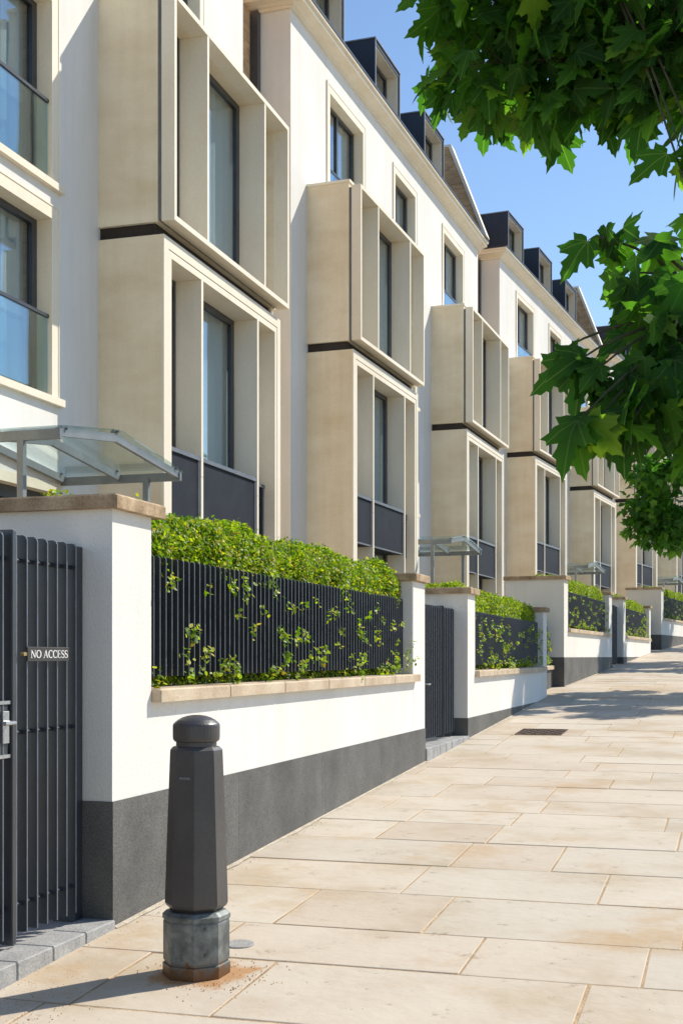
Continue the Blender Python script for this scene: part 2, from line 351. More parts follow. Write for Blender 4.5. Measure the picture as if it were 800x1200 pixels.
# ------------------------------------------------------------------ houses
W = 4.5
def wall_openings(m, y0, y1, z0, z1, ops, x=0.0):
    ys = sorted({y0, y1, *[o[0] for o in ops], *[o[1] for o in ops]}); zs = sorted({z0, z1, *[o[2] for o in ops], *[o[3] for o in ops]})
    for i in range(len(ys)-1):
        for j in range(len(zs)-1):
            cy, cz = (ys[i]+ys[i+1])/2, (zs[j]+zs[j+1])/2
            if any(o[0] < cy < o[1] and o[2] < cz < o[3] for o in ops): continue
            m.quad((x,ys[i],zs[j]),(x,ys[i+1],zs[j]),(x,ys[i+1],zs[j+1]),(x,ys[i],zs[j+1]))
def curtain(parent, x, y0, y1, z0, z1, part='curtain', amp=.035):
    m = MB(); n = max(12, int((y1-y0)*26)); P = []
    for i in range(n+1):
        t = i/n; yy = y0+(y1-y0)*t; ph = t*n*.9
        P.append((x+amp*math.sin(ph)+.4*amp*math.sin(ph*.37+1), yy))
    m.add([(a,b,z0) for a, b in P]+[(a,b,z1) for a, b in P], [(i,i+1,i+n+2,i+n+1) for i in range(n)])
    return m.build(part, M['curtain'], parent, smooth=True)
def add_window(house, y0, y1, z0, z1, sill=True, rail=True):
    """punched window: limestone surround is the part; frame, panes and curtain belong to it"""
    m = MB(); b = .15; D = -.27
    m.box(D, .012, y0-b, y0, z0-.0, z1+b); m.box(D, .012, y1, y1+b, z0-.0, z1+b); m.box(D, .012, y0, y1, z1, z1+b)
    w = m.build('window', M['stone_pale'], house)
    # thin raised bead outside the surround
    g = MB(); g.box(0, .03, y0-b-.045, y0-b, z0, z1+b+.045); g.box(0, .02, y1+b, y1+b+.02, z0, z1+b+.02); g.box(0, .02, y0-b, y1+b, z1+b, z1+b+.02)
    g.build('bead', M['stone_pale'], w)
    if sill:
        s = MB(); s.box(D, .07, y0-b-.08, y1+b+.08, z0-.09, z0); s.build('sill', M['stone_pale'], w)
    else:
        s = MB(); s.box(D, .01, y0, y1, z0-.06, z0); s.build('sill', M['stone_pale'], w)
    f = MB(); fx0, fx1 = D+.0, D+.07; t = .07; ym = (y0+y1)/2 - .02
    f.box(fx0, fx1, y0, y0+t, z0, z1); f.box(fx0, fx1, y1-t-.04, y1, z0, z1); f.box(fx0, fx1, y0+t, y1-t-.04, z1-t, z1); f.box(fx0, fx1, y0+t, y1-t-.04, z0, z0+t)
    f.box(fx0, fx1-.004, ym-.045, ym+.045, z0+t, z1-t)
    f.build('frame', M['metal'], w)
    for a, b2 in ((y0+t, ym-.045), (ym+.045, y1-t-.04)):
        p = MB(); p.box(fx0+.02, fx0+.032, a, b2, z0+t, z1-t); p.build('pane', M['glass'], w)
    curtain(w, D-.10, y0+.03, y0+(y1-y0)*.34, z0, z1); curtain(w, D-.10, y1-(y1-y0)*.48, y1-.03, z0, z1)
    if rail:
        r = MB(); r.box(-.06, -.045, y0+.02, y1-.02, z0+.06, z0+.98); r.build('glass_balustrade', M['clear'], w)
        r = MB(); r.box(-.075, -.03, y0, y1, z0+.98, z0+1.02); r.build('handrail', M['metal'], w)
    return w
def add_bay(house, s0, upper):
    F = 1.10; BX = .95
    s1 = s0+W
    if upper:
        zb, zt = 6.85, 9.82
        m = MB()
        m.box(0, .86, s0, s0+.07, zb, 9.88); m.box(0, .86, s1-.07, s1, zb, 9.88)
        m.box(0, .86, s0+.07, s1-.07, zb, zb+.07); m.box(.0, .86, s0+.07, s1-.07, zt-.07, 9.88)
        bay = m.build('bay_window', M['stone'], house)
        c = MB(); c.box(0, .885, s0-.02, s1+.02, 9.88, 9.93); c.build('coping', M['stone_pale'], bay)
        g = MB(); g.box(.86, .915, s0+.03, s0+.054, zb+.03, zt-.03); g.box(.86, .915, s1-.054, s1-.03, zb+.03, zt-.03); g.box(.86, .915, s0+.054, s1-.054, zb+.03, zb+.054); g.box(.86, .915, s0+.054, s1-.054, zt-.054, zt-.03)
        g.build('shadow_gap', M['rail'], bay)
        f = MB(); x0 = .915
        t = .07
        f.box(.86, x0, s0+.055, s0+t, zb+.055, zt-.055); f.box(.86, x0, s1-t, s1-.055, zb+.055, zt-.055); f.box(.86, x0, s0+t, s1-t, zb+.055, zb+t); f.box(.86, x0, s0+t, s1-t, zt-t, zt-.055)
        f.box(x0, F, s0, s0+t, zb, zt); f.box(x0, F, s1-t, s1, zb, zt)
        f.box(x0, F, s0+t, s1-t, zb, zb+t); f.box(x0, F, s0+t, s1-t, zt-t, zt)
        f.build('front_frame', M['stone_pale'], bay)
        mids = (1.13, 3.39); t0 = .0; z0i, z1i = zb+.07, zt-.07
        for c_ in mids:
            n = MB(); n.box(.68, F-.004, s0+c_-.032, s0+c_+.032, zb+t+.002, zt-t-.002); n.build('fin', M['stone_pale'], bay)
        edges = (s0+.07, s1-.07); joint = None; gx = .62
    else:
        zb, zt = 0.0, 6.68
        m = MB(); 
        for za_, zb_ in ((zb, 3.680), (3.686, zt)): m.box(0, BX-.03, s0, s0+.12, za_, zb_); m.box(0, BX-.03, s1-.12, s1, za_, zb_)
        m.box(.0, BX-.035, s0+.006, s0+.114, 3.679, 3.687); m.box(0, BX-.03, s0+.12, s1-.12, zt-.12, zt)
        bay = m.build('bay_window', M['stone'], house)
        f = MB(); a = .15; b = .25                        # outer border, groove, inner border
        for (ya, yb) in ((s0, s0+a), (s1-a, s1)): f.box(BX-.03, BX, ya, yb, zb, zt)
        f.box(BX-.03, BX, s0+a, s1-a, zt-a, zt)
        for (ya, yb) in ((s0+a+.012, s0+b), (s1-b, s1-a-.012)): f.box(.55, BX-.006, ya, yb, zb, zt-a-.012)
        f.box(.55, BX-.006, s0+b, s1-b, zt-b, zt-a-.012)
        f.build('front_frame', M['stone_pale'], bay)
        g = MB(); g.box(.5, BX-.02, s0+a-.02, s0+a+.02, zb, zt-a+.01); g.box(.5, BX-.02, s1-a-.02, s1-a+.02, zb, zt-a+.01); g.box(.5, BX-.02, s0+a+.02, s1-a-.02, zt-a-.014, zt-a+.01)
        g.build('groove', M['rail'], bay)
        # recess between the storeys
        g = MB(); g.box(0, .80, s0+.06, s1-.06, zt, 6.852); g.build('shadow_gap', M['gap'], bay)
        n = MB(); n.box(.80, .84, s1-.16, s1-.06, zt, 6.852); n.build('bracket', M['stone_pale'], bay)
        mids = (1.27, 3.47)
        for c_ in mids:
            n = MB(); n.box(.55, BX-.003, s0+c_-.035, s0+c_+.035, 3.686, zt-b-.002); n.box(.55, BX-.003, s0+c_-.035, s0+c_+.035, zb, 3.68); n.build('fin', M['stone_pale'], bay)
        edges = (s0+b, s1-b); gx = .50
        z0i, z1i = .05, zt-b
        cells = [edges[0], s0+mids[0]-.035, s0+mids[0]+.035, s0+mids[1]-.035, s0+mids[1]+.035, edges[1]]
        for k in range(3):
            p = MB(); ya, yb = cells[2*k]+.003, cells[2*k+1]-.003
            q_ = .165 if k < 2 else 0
            p.box(.72+q_, .745+q_, ya+.0, yb, 3.0, 3.90); q = p.build('balcony_panel', M['panel'], bay)
            r = MB(); r.box(.70+q_, .775+q_, ya, yb, 3.90, 3.955); r.box(.745+q_, .757+q_, yb-.045, yb, 3.0, 3.90); r.box(.745+q_, .753+q_, ya, yb-.046, 3.0, 3.03)
            r.build('handrail', M['rail'], bay)
            sl = MB(); sl.box(.47, .72+q_, ya, yb, 3.0, 3.12); sl.build('balcony_floor', M['panel'], bay)
    cells = [edges[0], s0+mids[0]-.035, s0+mids[0]+.035, s0+mids[1]-.035, s0+mids[1]+.035, edges[1]]
    for k in range(3):
        ya, yb = cells[2*k], cells[2*k+1]; t = .07
        w = MB()
        w.box(gx, gx+.06, ya, ya+t, z0i, z1i); w.box(gx, gx+.06, yb-t-.05*(k == 1), yb, z0i, z1i); w.box(gx, gx+.06, ya+t, yb-t-.05*(k == 1), z1i-.09, z1i)
        w.box(gx, gx+.06, ya+t, yb-t-.05*(k == 1), z0i, z0i+.06)
        if k == 1: w.box(gx, gx+.05, (ya+yb)/2-.04-.35, (ya+yb)/2+.04-.35, z0i+.06, z1i-.09)
        w.build('window_frame', M['metal'], bay)
        p = MB(); p.box(gx+.015, gx+.027, ya+t, yb-t, z0i+.06, z1i-.09); p.build('pane', M['glass'], bay)
    curtain(bay, gx-.10, s0+.2, s0+1.95, z0i, z1i); curtain(bay, gx-.10, s0+2.35, s1-.2, z0i, z1i)
    bk = MB(); bk.quad((.02, s0+.15, z0i), (.02, s1-.15, z0i), (.02, s1-.15, z1i), (.02, s0+.15, z1i)); bk.build('dark_room_sheet', M['door'], bay)  # dark sheet hiding the white wall, room gloom put into its colour
    return bay
def add_canopy(house, ya, yb):
    """shallow arched glass roof over the entrance path, carried on two posts"""
    zE, zR = 3.42, 3.56; ym = (ya+yb)/2-.2; xs = (.04, .80, 1.58)
    m = MB(); m.beam((0, ya, zE-.02), (1.62, ya, zE-.02), .05, .10); m.beam((0, yb, zE-.06), (1.62, yb, zE-.06), .05, .10)
    c = m.build('entrance_canopy', M['canopy'], house)
    for x in xs:
        r = MB(); r.beam((x, ya, zE), (x, ym, zR), .045, .085); r.beam((x, ym, zR), (x, yb, zE-.04), .045, .085); r.build('rafter', M['canopy'], c)
    for a, b, za, zb in ((ya-.06, ym-.01, zE+.04, zR+.075), (ym+.01, yb+.06, zR+.075, zE+.0)):
        g = MB(); x0, x1 = .02, 1.64
        g.add([(x0,a,za),(x1,a,za),(x1,b,zb),(x0,b,zb),(x0,a,za+.015),(x1,a,za+.015),(x1,b,zb+.015),(x0,b,zb+.015)], [(0,3,2,1),(4,5,6,7),(0,1,5,4),(1,2,6,5),(2,3,7,6),(3,0,4,7)])
        g.build('glass_panel', M['roofglass'], c)
    k = MB()
    for x in xs:
        for yy, zz in ((ya+.12, zE+.05), (ym, zR+.07), (yb-.12, zE+.02)):
            k.beam((x, yy-.05, zz), (x, yy+.05, zz), .02, .03); k.beam((x-.05, yy, zz), (x+.05, yy, zz), .02, .02)
    k.build('glass_clamp', M['rail'], c)
    for yy in (ya, yb-.02):
        p = MB(); p.box(1.14, 1.21, yy-.035, yy+.035, .2, zE-.07); p.build('post', M['canopy'], c)
    return c
def make_house(off, loc, rz, label):
    h = empty('terraced_house', loc, rz, label, 'house', 'paired houses of the crescent')
    Y0, Y1 = -.85, 14.35; T = 12.95
    mid = (off, off+1.7)
    wins = [(1.3, 3.42, 9.75, 12.24, False), (mid[0], mid[1], 9.75, 12.24, True), (10.35, 12.47, 9.75, 12.24, False),
            (mid[0], mid[1], 4.37, 6.57, True), (mid[0], mid[1], 7.02, 9.25, True)]
    door = (mid[0]-.1, mid[1]+.1, .0, 3.2)
    ops = [w[:4] for w in wins]+[door]
    m = MB(); wall_openings(m, Y0, Y1, -.8, T, ops)
    m.quad((0,Y0,-.8),(-9,Y0,-.8),(-9,Y0,T),(0,Y0,T)); m.quad((0,Y1,-.8),(-9,Y1,-.8),(-9,Y1,T),(0,Y1,T)); m.quad((-9,Y0,-.8),(-9,Y1,-.8),(-9,Y1,T),(-9,Y0,T))
    m.build('wall', M['render'], h)
    for w in wins: add_window(h, *w[:4], sill=w[4])
    # entrance door
    d = MB(); d.box(-.28, -.20, door[0], door[1], 0, 3.2); dd = d.build('door', M['door'], h)
    d = MB(); d.box(-.20, -.14, door[0], door[0]+.1, 0, 3.2); d.box(-.20, -.14, door[1]-.1, door[1], 0, 3.2); d.box(-.20, -.14, door[0]+.1, door[1]-.1, 3.05, 3.2); d.box(-.20, -.14, door[0]+.1, door[1]-.1, 2.45, 2.53)
    d.build('door_frame', M['metal'], dd)
    d = MB(); d.box(-.28, .01, door[0]-.12, door[0], 0, 3.32); d.box(-.28, .01, door[1], door[1]+.12, 0, 3.32); d.box(-.28, .01, door[0], door[1], 3.2, 3.32); d.build('door_surround', M['stone_pale'], dd)
    # cornice: moulded profile along the front, returned round the near corner
    prof = [(0,12.93),(.05,12.93),(.05,12.975),(.09,12.99),(.13,13.02),(.22,13.05),(.25,13.06),(.25,13.13),(.30,13.145),(.30,13.19),(0,13.19)]
    c = MB(); n = len(prof)
    ring0 = [(x, Y1+.12, z) for x, z in prof]; ring1 = [(x, Y0-x, z) for x, z in prof]; ring2 = [(-1.2, Y0-x, z) for x, z in prof]
    c.add(ring0+ring1+ring2, [tuple(range(n)), tuple(reversed(range(2*n, 3*n)))]+[(i, (i+1) % n, (i+1) % n+n, i+n) for i in range(n)]+[(i+n, (i+1) % n+n, (i+1) % n+2*n, i+2*n) for i in range(n)])
    c.build('cornice', M['stone_pale'], h)
    c = MB(); c.box(-1.2, .315, Y0-.315, Y1+.13, 13.19, 13.235); c.build('gutter_edge', M['zinc'], h)
    # mansard, flat top, dark fascia
    r = MB(); r.prism_y([(-.75,13.237),(-.80,12.9),(-8.9,12.9),(-8.9,15.7),(-2.0,15.7)], Y0+.0, Y1-.4)
    r.build('roof', M['slate'], h)
    r = MB(); r.box(-8.9, -1.90, Y0-.03, Y1-.4, 15.7, 15.86); r.build('roof_fascia', M['zinc'], h)
    # brick party parapet with sloping stone coping
    pr = [(.06,13.235),(-.05,13.235),(-9,13.235),(-9,15.95),(-1.30,15.95)]
    pr = [(.27,13.24),(-9,13.24),(-9,16.0),(-.80,16.0)]
    q = MB(); q.prism_y(pr, Y1-.38, Y1-.05); pp = q.build('party_wall', M['brick'], h)
    q = MB()
    q.prism_y([(.27,13.24),(.36,13.24),(-.72,16.07),(-.80,16.0)], Y1-.42, Y1-.0)
    q.prism_y([(-.80,16.0),(-.72,16.07),(-9,16.07),(-9,16.0)], Y1-.42, Y1-.0)
    q.build('coping', M['stone_pale'], pp)
    # dormers
    for ya in (.5, 4.6, 8.75):
        yb = ya+1.95; zt = 14.88
        d = MB(); t = .10
        x1 = -.10
        d.box(-2.2, x1, ya, ya+t, 13.236, zt); d.box(-2.2, x1, yb-t, yb, 13.236, zt); d.box(-2.2, x1, ya+t, yb-t, zt-t, zt); d.box(-2.2, x1, ya+t, yb-t, 13.236, 13.30)
        dm = d.build('dormer', M['zinc'], h)
        e = MB(); e.box(x1, x1+.02, ya-.0, ya+.035, 13.24, zt); e.box(x1, x1+.02, yb-.035, yb, 13.24, zt); e.box(-2.2, x1+.03, ya-.02, yb+.02, zt, zt+.03)
        e.build('edge_trim', M['trim'], dm)
        e = MB(); e.box(-.42, x1-.02, ya+t, ya+t+.03, 13.30, zt-t); e.box(-.42, x1-.02, yb-t-.03, yb-t, 13.30, zt-t); e.box(-.42, x1-.02, ya+t+.03, yb-t-.03, zt-t-.03, zt-t)
        e.build('reveal', M['stone_pale'], dm)
        f = MB(); a, b = ya+t+.03, yb-t-.03; z1 = zt-t-.03
        f.box(-.44, -.38, a, a+.08, 13.3, z1); f.box(-.44, -.38, b-.10, b, 13.3, z1); f.box(-.44, -.38, a+.08, b-.10, z1-.08, z1); f.box(-.44, -.38, (a+b)/2-.04, (a+b)/2+.04, 13.3, z1-.08)
        f.build('window_frame', M['metal'], dm)
        f = MB(); f.box(-.42, -.41, a+.08, b-.10, 13.3, z1-.08); f.build('pane', M['glass'], dm)
        curtain(dm, -.62, a, a+.6, 13.3, z1); curtain(dm, -.62, b-.6, b, 13.3, z1)
    # bays
    for s0 in (0, 9.1): add_bay(h, s0, False); add_bay(h, s0, True)
    add_canopy(h, off-1.0+.05, off+1.95)
    # brick link set back between this block and the one before, and the downpipe in its corner
    k = MB(); k.box(-6, -.76, Y0-3.2, Y0-.002, -.8, 12.9); k.build('link_wall', M['brick'], h)
    k = MB(); k.box(-.755, -.60, Y0-.16, Y0-.03, -.6, 12.93); k.build('downpipe', M['metal'], h)
    return h
ga = lambda x, y, z, th, off, label: make_house(off, (x, y, z), -R(th), label)
def house_origin(px, py, th, zb):
    """from the front corner of the first bay (1.10 m proud of the wall) to the house origin"""
    t = R(th); return (px-1.10*math.cos(t), py+1.10*math.sin(t), zb-6.85)
o0 = house_origin(-6.90, 6.17, 0, 5.67)
h0 = ga(*o0, 0, 6.18, 'white house block nearest the camera, cut by the left edge, with the largest limestone bay')
o1 = house_origin(-6.74, 23.45, 2.4, 6.04)
h1 = ga(*o1, 2.4, 5.85, 'second white house block, its cornice starting at the top edge of the photo')
for (x, y, th, zb, lab) in ((-5.89, 41.37, 6, 6.64, 'third white house block, its cornice starting where the middle brick party wall ends'),
                            (-3.95, 59.1, 9, 7.14, 'fourth white house block, mostly behind the hanging plane leaves at the right'),
                            (-.93, 76.7, 12, 7.6, 'farthest white house block, at the far end beyond the right edge of the view')):
    c = copy_tree(h1); c.location = house_origin(x, y, th, zb); c.rotation_euler = (0,0,-R(th)); c['label'] = lab

# ------------------------------------------------------------------ leaves
def leaf_cloud(name, mat, P, S, Nrm, Tip, parent, shape, fold=.18, droop=.0, uv=False):
    """one mesh of len(P) leaves; shape = (outline points, fan centre)"""
    out, cen = shape; k = len(out); n = len(P)
    pts = np.vstack([np.array(out, float), np.array([cen], float)])          # k+1 points in the plane
    x, yv = pts[:,0], pts[:,1]
    Tip = Tip/np.linalg.norm(Tip, axis=1, keepdims=True)
    side = np.cross(Tip, Nrm); side /= (np.linalg.norm(side, axis=1, keepdims=True)+1e-9)
    nn = np.cross(side, Tip)
    fo = fold*rng.uniform(.3, 1.6, (n,1)); dr = droop*rng.uniform(.2, 1.8, (n,1))
    z = (fo*np.abs(x)[None,:] - dr*(yv**2)[None,:] - .5*dr*(x**2)[None,:])
    V = P[:,None,:] + S[:,None,None]*(x[None,:,None]*side[:,None,:] + yv[None,:,None]*Tip[:,None,:] + z[:,:,None]*nn[:,None,:])
    V = V.reshape(-1,3)
    base = (np.arange(n)*(k+1))[:,None]
    tri = np.array([(i, (i+1) % k, k) for i in range(k)])
    F = (tri.reshape(1,-1)+base).reshape(-1,3)
    me = bpy.data.meshes.new(name); me.vertices.add(len(V)); me.vertices.foreach_set('co', V.ravel())
    me.loops.add(F.size); me.loops.foreach_set('vertex_index', F.ravel().astype(np.int32))
    me.polygons.add(len(F)); me.polygons.foreach_set('loop_start', (np.arange(len(F))*3).astype(np.int32))
    me.update(calc_edges=True)
    if uv:
        l = me.uv_layers.new(name='UVMap'); t2 = np.tile(pts[:, :2], (n,1))[F.ravel()]; l.data.foreach_set('uv', t2.ravel())
    me.materials.append(mat); me.shade_smooth()
    o = bpy.data.objects.new(name, me); col.objects.link(o)
    if parent: o.parent = parent
    return o
SMALL = ([(0,0),(.28,.25),(.30,.6),(0,1.05),(-.30,.6),(-.28,.25)], (0,.5))
half = [(0,.02),(.10,-.08),(.24,-.07),(.34,-.01),(.45,.0),(.36,.10),(.30,.17),(.38,.23),(.44,.36),(.60,.50),(.46,.52),(.42,.60),(.31,.56),(.19,.53),(.20,.62),(.27,.76),(.17,.80),(.15,.94),(.07,.99)]
PLANE = (half+[(0,1.12)]+[(-x, y) for x, y in reversed(half[1:])], (0,.34))
MEDIUM = ([(0,0),(.35,.02),(.28,.2),(.55,.4),(.3,.5),(.2,.7),(0,1.05),(-.2,.7),(-.3,.5),(-.55,.4),(-.28,.2),(-.35,.02)], (0,.35))

def make_hedge(name, loc, rz, y0, y1, density, label, group, seed=1, sprigs=44):
    """clipped hedge behind the railing: top and street face dense with leaf, shoots poking through the bars"""
    h = empty(name, loc, rz, label, 'hedge', group)
    x0, x1, z0, z1 = -.66, -.18, 1.24, 2.225
    ny = max(8, int((y1-y0)/.12)); prof = [(x1-.06, z0), (x1-.05, 1.9), (x1-.10, z1-.10), (x1-.22, z1-.05), (x0+.12, z1-.05), (x0+.06, z1-.2), (x0+.06, z0)]
    m = MB(); V = []
    for i in range(ny+1):
        yy = y0+.03+(y1-y0-.06)*i/ny
        for (x, z) in prof: V.append((x+random.uniform(-.02,.02), yy, z+random.uniform(-.02,.02)))
    n = len(prof); F = [(i*n+k, i*n+k+1, (i+1)*n+k+1, (i+1)*n+k) for i in range(ny) for k in range(n-1)]+[tuple(range(n)), tuple(reversed(range(ny*n, ny*n+n)))]
    m.add(V, F); m.build('light_block_core', M['hedgecore'], h)  # solid dark core added inside the leaves to block light
    Ly = y1-y0; P = []; No = []
    def wob(y): return .035*np.sin(y*3.1+seed)+.025*np.sin(y*7.3+2*seed)+.015*np.sin(y*15+seed)
    nt_ = int(density*Ly*.65); yy = rng.uniform(y0, y1, nt_); xx = rng.uniform(x0, x1+.03, nt_)
    edge = np.clip((xx-(x1-.16))/.18, 0, 1)
    P.append(np.stack([xx, yy, z1+wob(yy)-.13*edge**2+rng.normal(0,.018,nt_)+.02*np.sin(xx*11+yy*5)], 1)); No.append(np.tile([[.1,0,1.]], (nt_,1)))
    nf = int(density*Ly*.42); yy = rng.uniform(y0, y1, nf); zz = rng.uniform(1.86, z1, nf)
    P.append(np.stack([x1+.02+.6*wob(yy)+rng.normal(0,.016,nf)-.06*np.clip((zz-2.1)/.1,0,1), yy, zz], 1)); No.append(np.tile([[1,0,.35]], (nf,1)))
    nl = int(density*Ly*.28); yy = rng.uniform(y0, y1, nl); zz = rng.uniform(z0, 1.9, nl)
    P.append(np.stack([x1-.04+rng.normal(0,.02,nl), yy, zz], 1)); No.append(np.tile([[1,0,.2]], (nl,1)))
    for ye, s in ((y0, -1), (y1, 1)):
        ne = int(density*.35); P.append(np.stack([rng.uniform(x0,x1,ne), np.full(ne, ye)+rng.normal(0,.015,ne), rng.uniform(1.6,z1,ne)], 1)); No.append(np.tile([[0,s,.3]], (ne,1)))
    P = np.vstack(P); No = np.vstack(No)+rng.normal(0,.55,(len(P),3)); No /= np.linalg.norm(No, axis=1, keepdims=True)
    Tip = rng.normal(0,1,(len(P),3))+np.array([[.5,0,-.1]]); Tip -= No*np.sum(Tip*No, axis=1, keepdims=True)*.8
    leaf_cloud('foliage', M['hedge'], P, rng.uniform(.018,.035,len(P)), No, Tip, h, SMALL)
    # shoots through the railing
    P = []; T = []
    for k in range(sprigs):
        yc = rng.uniform(y0+.05, y1-.05); zc = 1.27+abs(rng.normal(0,.05)) if k % 3 == 0 else 1.3+.55*rng.uniform(0,1)
        xo = rng.uniform(-.03, .045); L_ = rng.uniform(.05,.16); dy, dz = rng.uniform(-.8,.8), rng.uniform(-.4,.6)
        for j in range(int(4+L_*75)):
            s = rng.uniform(-.15,1); P.append((xo+rng.normal(0,.012), yc+s*L_*dy*.7+rng.normal(0,.026), zc+s*L_*dz+rng.normal(0,.018))); T.append((rng.normal(.3,.5), rng.normal(0,1)+dy, rng.normal(-.2,.6)))
    P = np.array(P); T = np.array(T); No = rng.normal(0,.45,(len(P),3))+np.array([[.6,0,.8]])
    leaf_cloud('shoots', M['hedge'], P, rng.uniform(.022,.042,len(P)), No, T, h, SMALL)
    return h

# ------------------------------------------------------------------ front walls, railings, gates
def wall_mod(ox, oy, oz, th):
    t = R(th); return (ox, oy, oz), -t
def ground_local(oy, oz, th, yl): return gz(oy+yl*math.cos(R(th)))-oz
def make_wall(name, loc, rz, y0, y1, wp0, wp1, ret, lab, group):
    """low rendered wall between two piers, basalt plinth, stone sill; the near pier turns back into the garden"""
    h = empty(name, loc, rz, lab, 'wall', group)
    T = .32; P0 = .70; zc = 2.13
    m = MB()
    m.cbox(-T, 0, y0, y0+wp0, P0, zc, .008) if not ret else None
    if ret:
        # L-shaped near pier
        pl = [(-1.08,y0),(0,y0),(0,y0+wp0),(-T,y0+wp0),(-T,y0+.26),(-1.08,y0+.26)]
        n = 6; m.add([(x,y,P0) for x, y in pl]+[(x,y,zc) for x, y in pl], [tuple(reversed(range(n))), tuple(range(n, 2*n))]+[(i,(i+1) % n,(i+1) % n+n,i+n) for i in range(n)])
    m.cbox(-T, 0, y1-wp1, y1, P0, zc, .008)
    m.box(-T, 0, y0+wp0-.0, y1-wp1+.0, P0, 1.17)
    m.build('rendered_wall', M['render'], h)
    p = MB(); g0 = -1.2
    yy = y0; e = .006
    cuts = [y0]+[y0+(y1-y0)*k/4 for k in (1,2,3)]+[y1]
    for a, b in zip(cuts[:-1], cuts[1:]): p.box(-T+.01, e, a+(.0012 if a > y0 else -.004), b-(.0012 if b < y1 else -.004), g0, P0)
    if ret: p.box(-1.08, -T+.009, y0-.004, y0+.26, g0, P0)
    p.build('plinth', M['plinth'], h)
    c = MB(); o = .045
    if ret:
        c.cbox(-1.12, o, y0-o, y0+wp0+.09, zc, 2.20, .01)
    else: c.cbox(-T-o, o, y0-o, y0+wp0+o, zc, 2.20, .01)
    c.cbox(-T-o, o, y1-wp1-o, y1+o, zc, 2.20, .01)
    c.build('coping', M['coping'], h)
    s = MB(); a = y0+wp0+.0; b = y1-wp1+.10; k = int((b-a)/1.15)+1
    for i in range(k): s.cbox(-T-.02, .055, a+(b-a)*i/k+.0015, a+(b-a)*(i+1)/k-.0015, 1.17, 1.24, .008)
    s.build('sill', M['sill'], h)
    return h
def rounded_bar(m, x0, x1, y0, y1, z0, z1, r=.012):
    """thin flat bar, rounded at the outer top corner (profile in x-z)"""
    ym = (y0+y1)/2; w = (y1-y0)/2; c = .0022
    pl = [(x0,y0),(x1-c,y0),(x1,y0+c),(x1,y1-c),(x1-c,y1),(x0,y1)]
    V = [(x,y,z0) for x, y in pl]+[(x,y,z1-r) for x, y in pl]+[(x if x < x1-c-1e-6 else x-r*.35, y, z1-r*.3) for x, y in pl]+[(x if x < x1-c-1e-6 else x-r, y, z1) for x, y in pl]
    F = [tuple(reversed(range(6))), tuple(range(18,24))]
    for k in range(3):
        for i in range(6): j = (i+1) % 6; F.append((k*6+i, k*6+j, k*6+6+j, k*6+6+i))
    b0 = len(m.f); m.add(V, F)
    for k in range(3): m.edge |= {b0+2+k*6+1, b0+2+k*6+2, b0+2+k*6+3}  # outer edge faces take the painted sunlit tone
def make_railing(name, loc, rz, y0, y1, lab, group, x=-.085, step=.078):
    h = empty(name, loc, rz, lab, 'railing', group)
    m = MB(); n = int((y1-y0)/step)
    for i in range(n+1):
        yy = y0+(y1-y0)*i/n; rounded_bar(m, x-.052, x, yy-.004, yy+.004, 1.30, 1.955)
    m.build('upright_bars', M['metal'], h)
    m = MB()
    for z in (1.36, 1.87): m.tube([(x-.03, y0-.02, z), (x-.03, y1+.02, z)], .009, 6)
    m.build('tie_rods', M['metal'], h)
    m = MB(); m.box(x-.085, x-.080, y0, y1, 1.33, 1.90); m.build('dark_backing', M['gap'], h)  # solid dark sheet close behind the bars
    return h
def gate_leaf(m, y0, y1, zb, zt, x=-.14, step=.09, dep=.062):
    n = max(1, round((y1-y0)/step))
    for i in range(n+1):
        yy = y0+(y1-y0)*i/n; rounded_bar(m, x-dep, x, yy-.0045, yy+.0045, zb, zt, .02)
def make_gate(name, loc, rz, y1, lab, group, width=2.1, zb=.17, lock=True):
    """fixed side panel and a hinged leaf of the same deep flat bars"""
    h = empty(name, loc, rz, lab, 'gate', group); x = -.14; zt = 1.955
    ys = y1-.66
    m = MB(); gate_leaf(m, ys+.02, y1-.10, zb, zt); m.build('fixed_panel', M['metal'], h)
    m = MB(); m.box(x-.14, x-.02, y1-.075, y1-.002, zb-.1, zt-.01); m.build('hinge_post', M['metal'], h)
    m = MB(); m.cbox(x-.08, x+.012, ys-.035, ys-.018, zb-.03, zt+.012, .004); m.cbox(x-.08, x+.004, ys-.012, ys+.010, zb-.03, zt+.01, .004); m.build('meeting_stile', M['metal'], h)
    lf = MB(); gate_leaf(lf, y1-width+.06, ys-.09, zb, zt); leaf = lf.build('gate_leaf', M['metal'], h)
    r = MB()
    for z in (.30, 1.07, 1.84): r.tube([(x-.035, y1-width, z), (x-.035, y1-.01, z)], .011, 6)
    r.build('tie_rods', M['metal'], h)
    bl = MB(); n = round(.54/.09)
    for z in (.30, 1.07, 1.84):
        for i in range(n+1): yy = ys+.02+.54*i/n+.004; bl.tube([(x-.018, yy, z), (x-.018, yy+.016, z)], .009, 6)
    bl.build('bolts', M['rail'], h)
    if not lock:
        hd = MB(); hd.tube([(x, ys-.86, 1.12), (x+.05, ys-.86, 1.12), (x+.05, ys-.98, 1.12)], .009, 8); hd.build('handle', M['steel'], leaf); return h
    lb = MB(); lb.cbox(x-.05, x-.004, ys-.16, ys-.042, .98, 1.20, .004); lb.build('lock_case', M['metal'], leaf)
    for z_ in (1.20, .965):
        fr = MB(); fr.box(x-.05, x+.004, ys-.165, ys-.038, z_, z_+.015); fr.build('lock_strap', M['steel'], leaf)
    hd = MB(); hd.tube([(x, ys-.07, 1.12), (x+.045, ys-.07, 1.12), (x+.05, ys-.16, 1.12)], .009, 8); hd.cbox(x-.004, x+.006, ys-.10, ys-.05, 1.03, 1.17, .002); hd.build('handle', M['steel'], leaf)
    return h
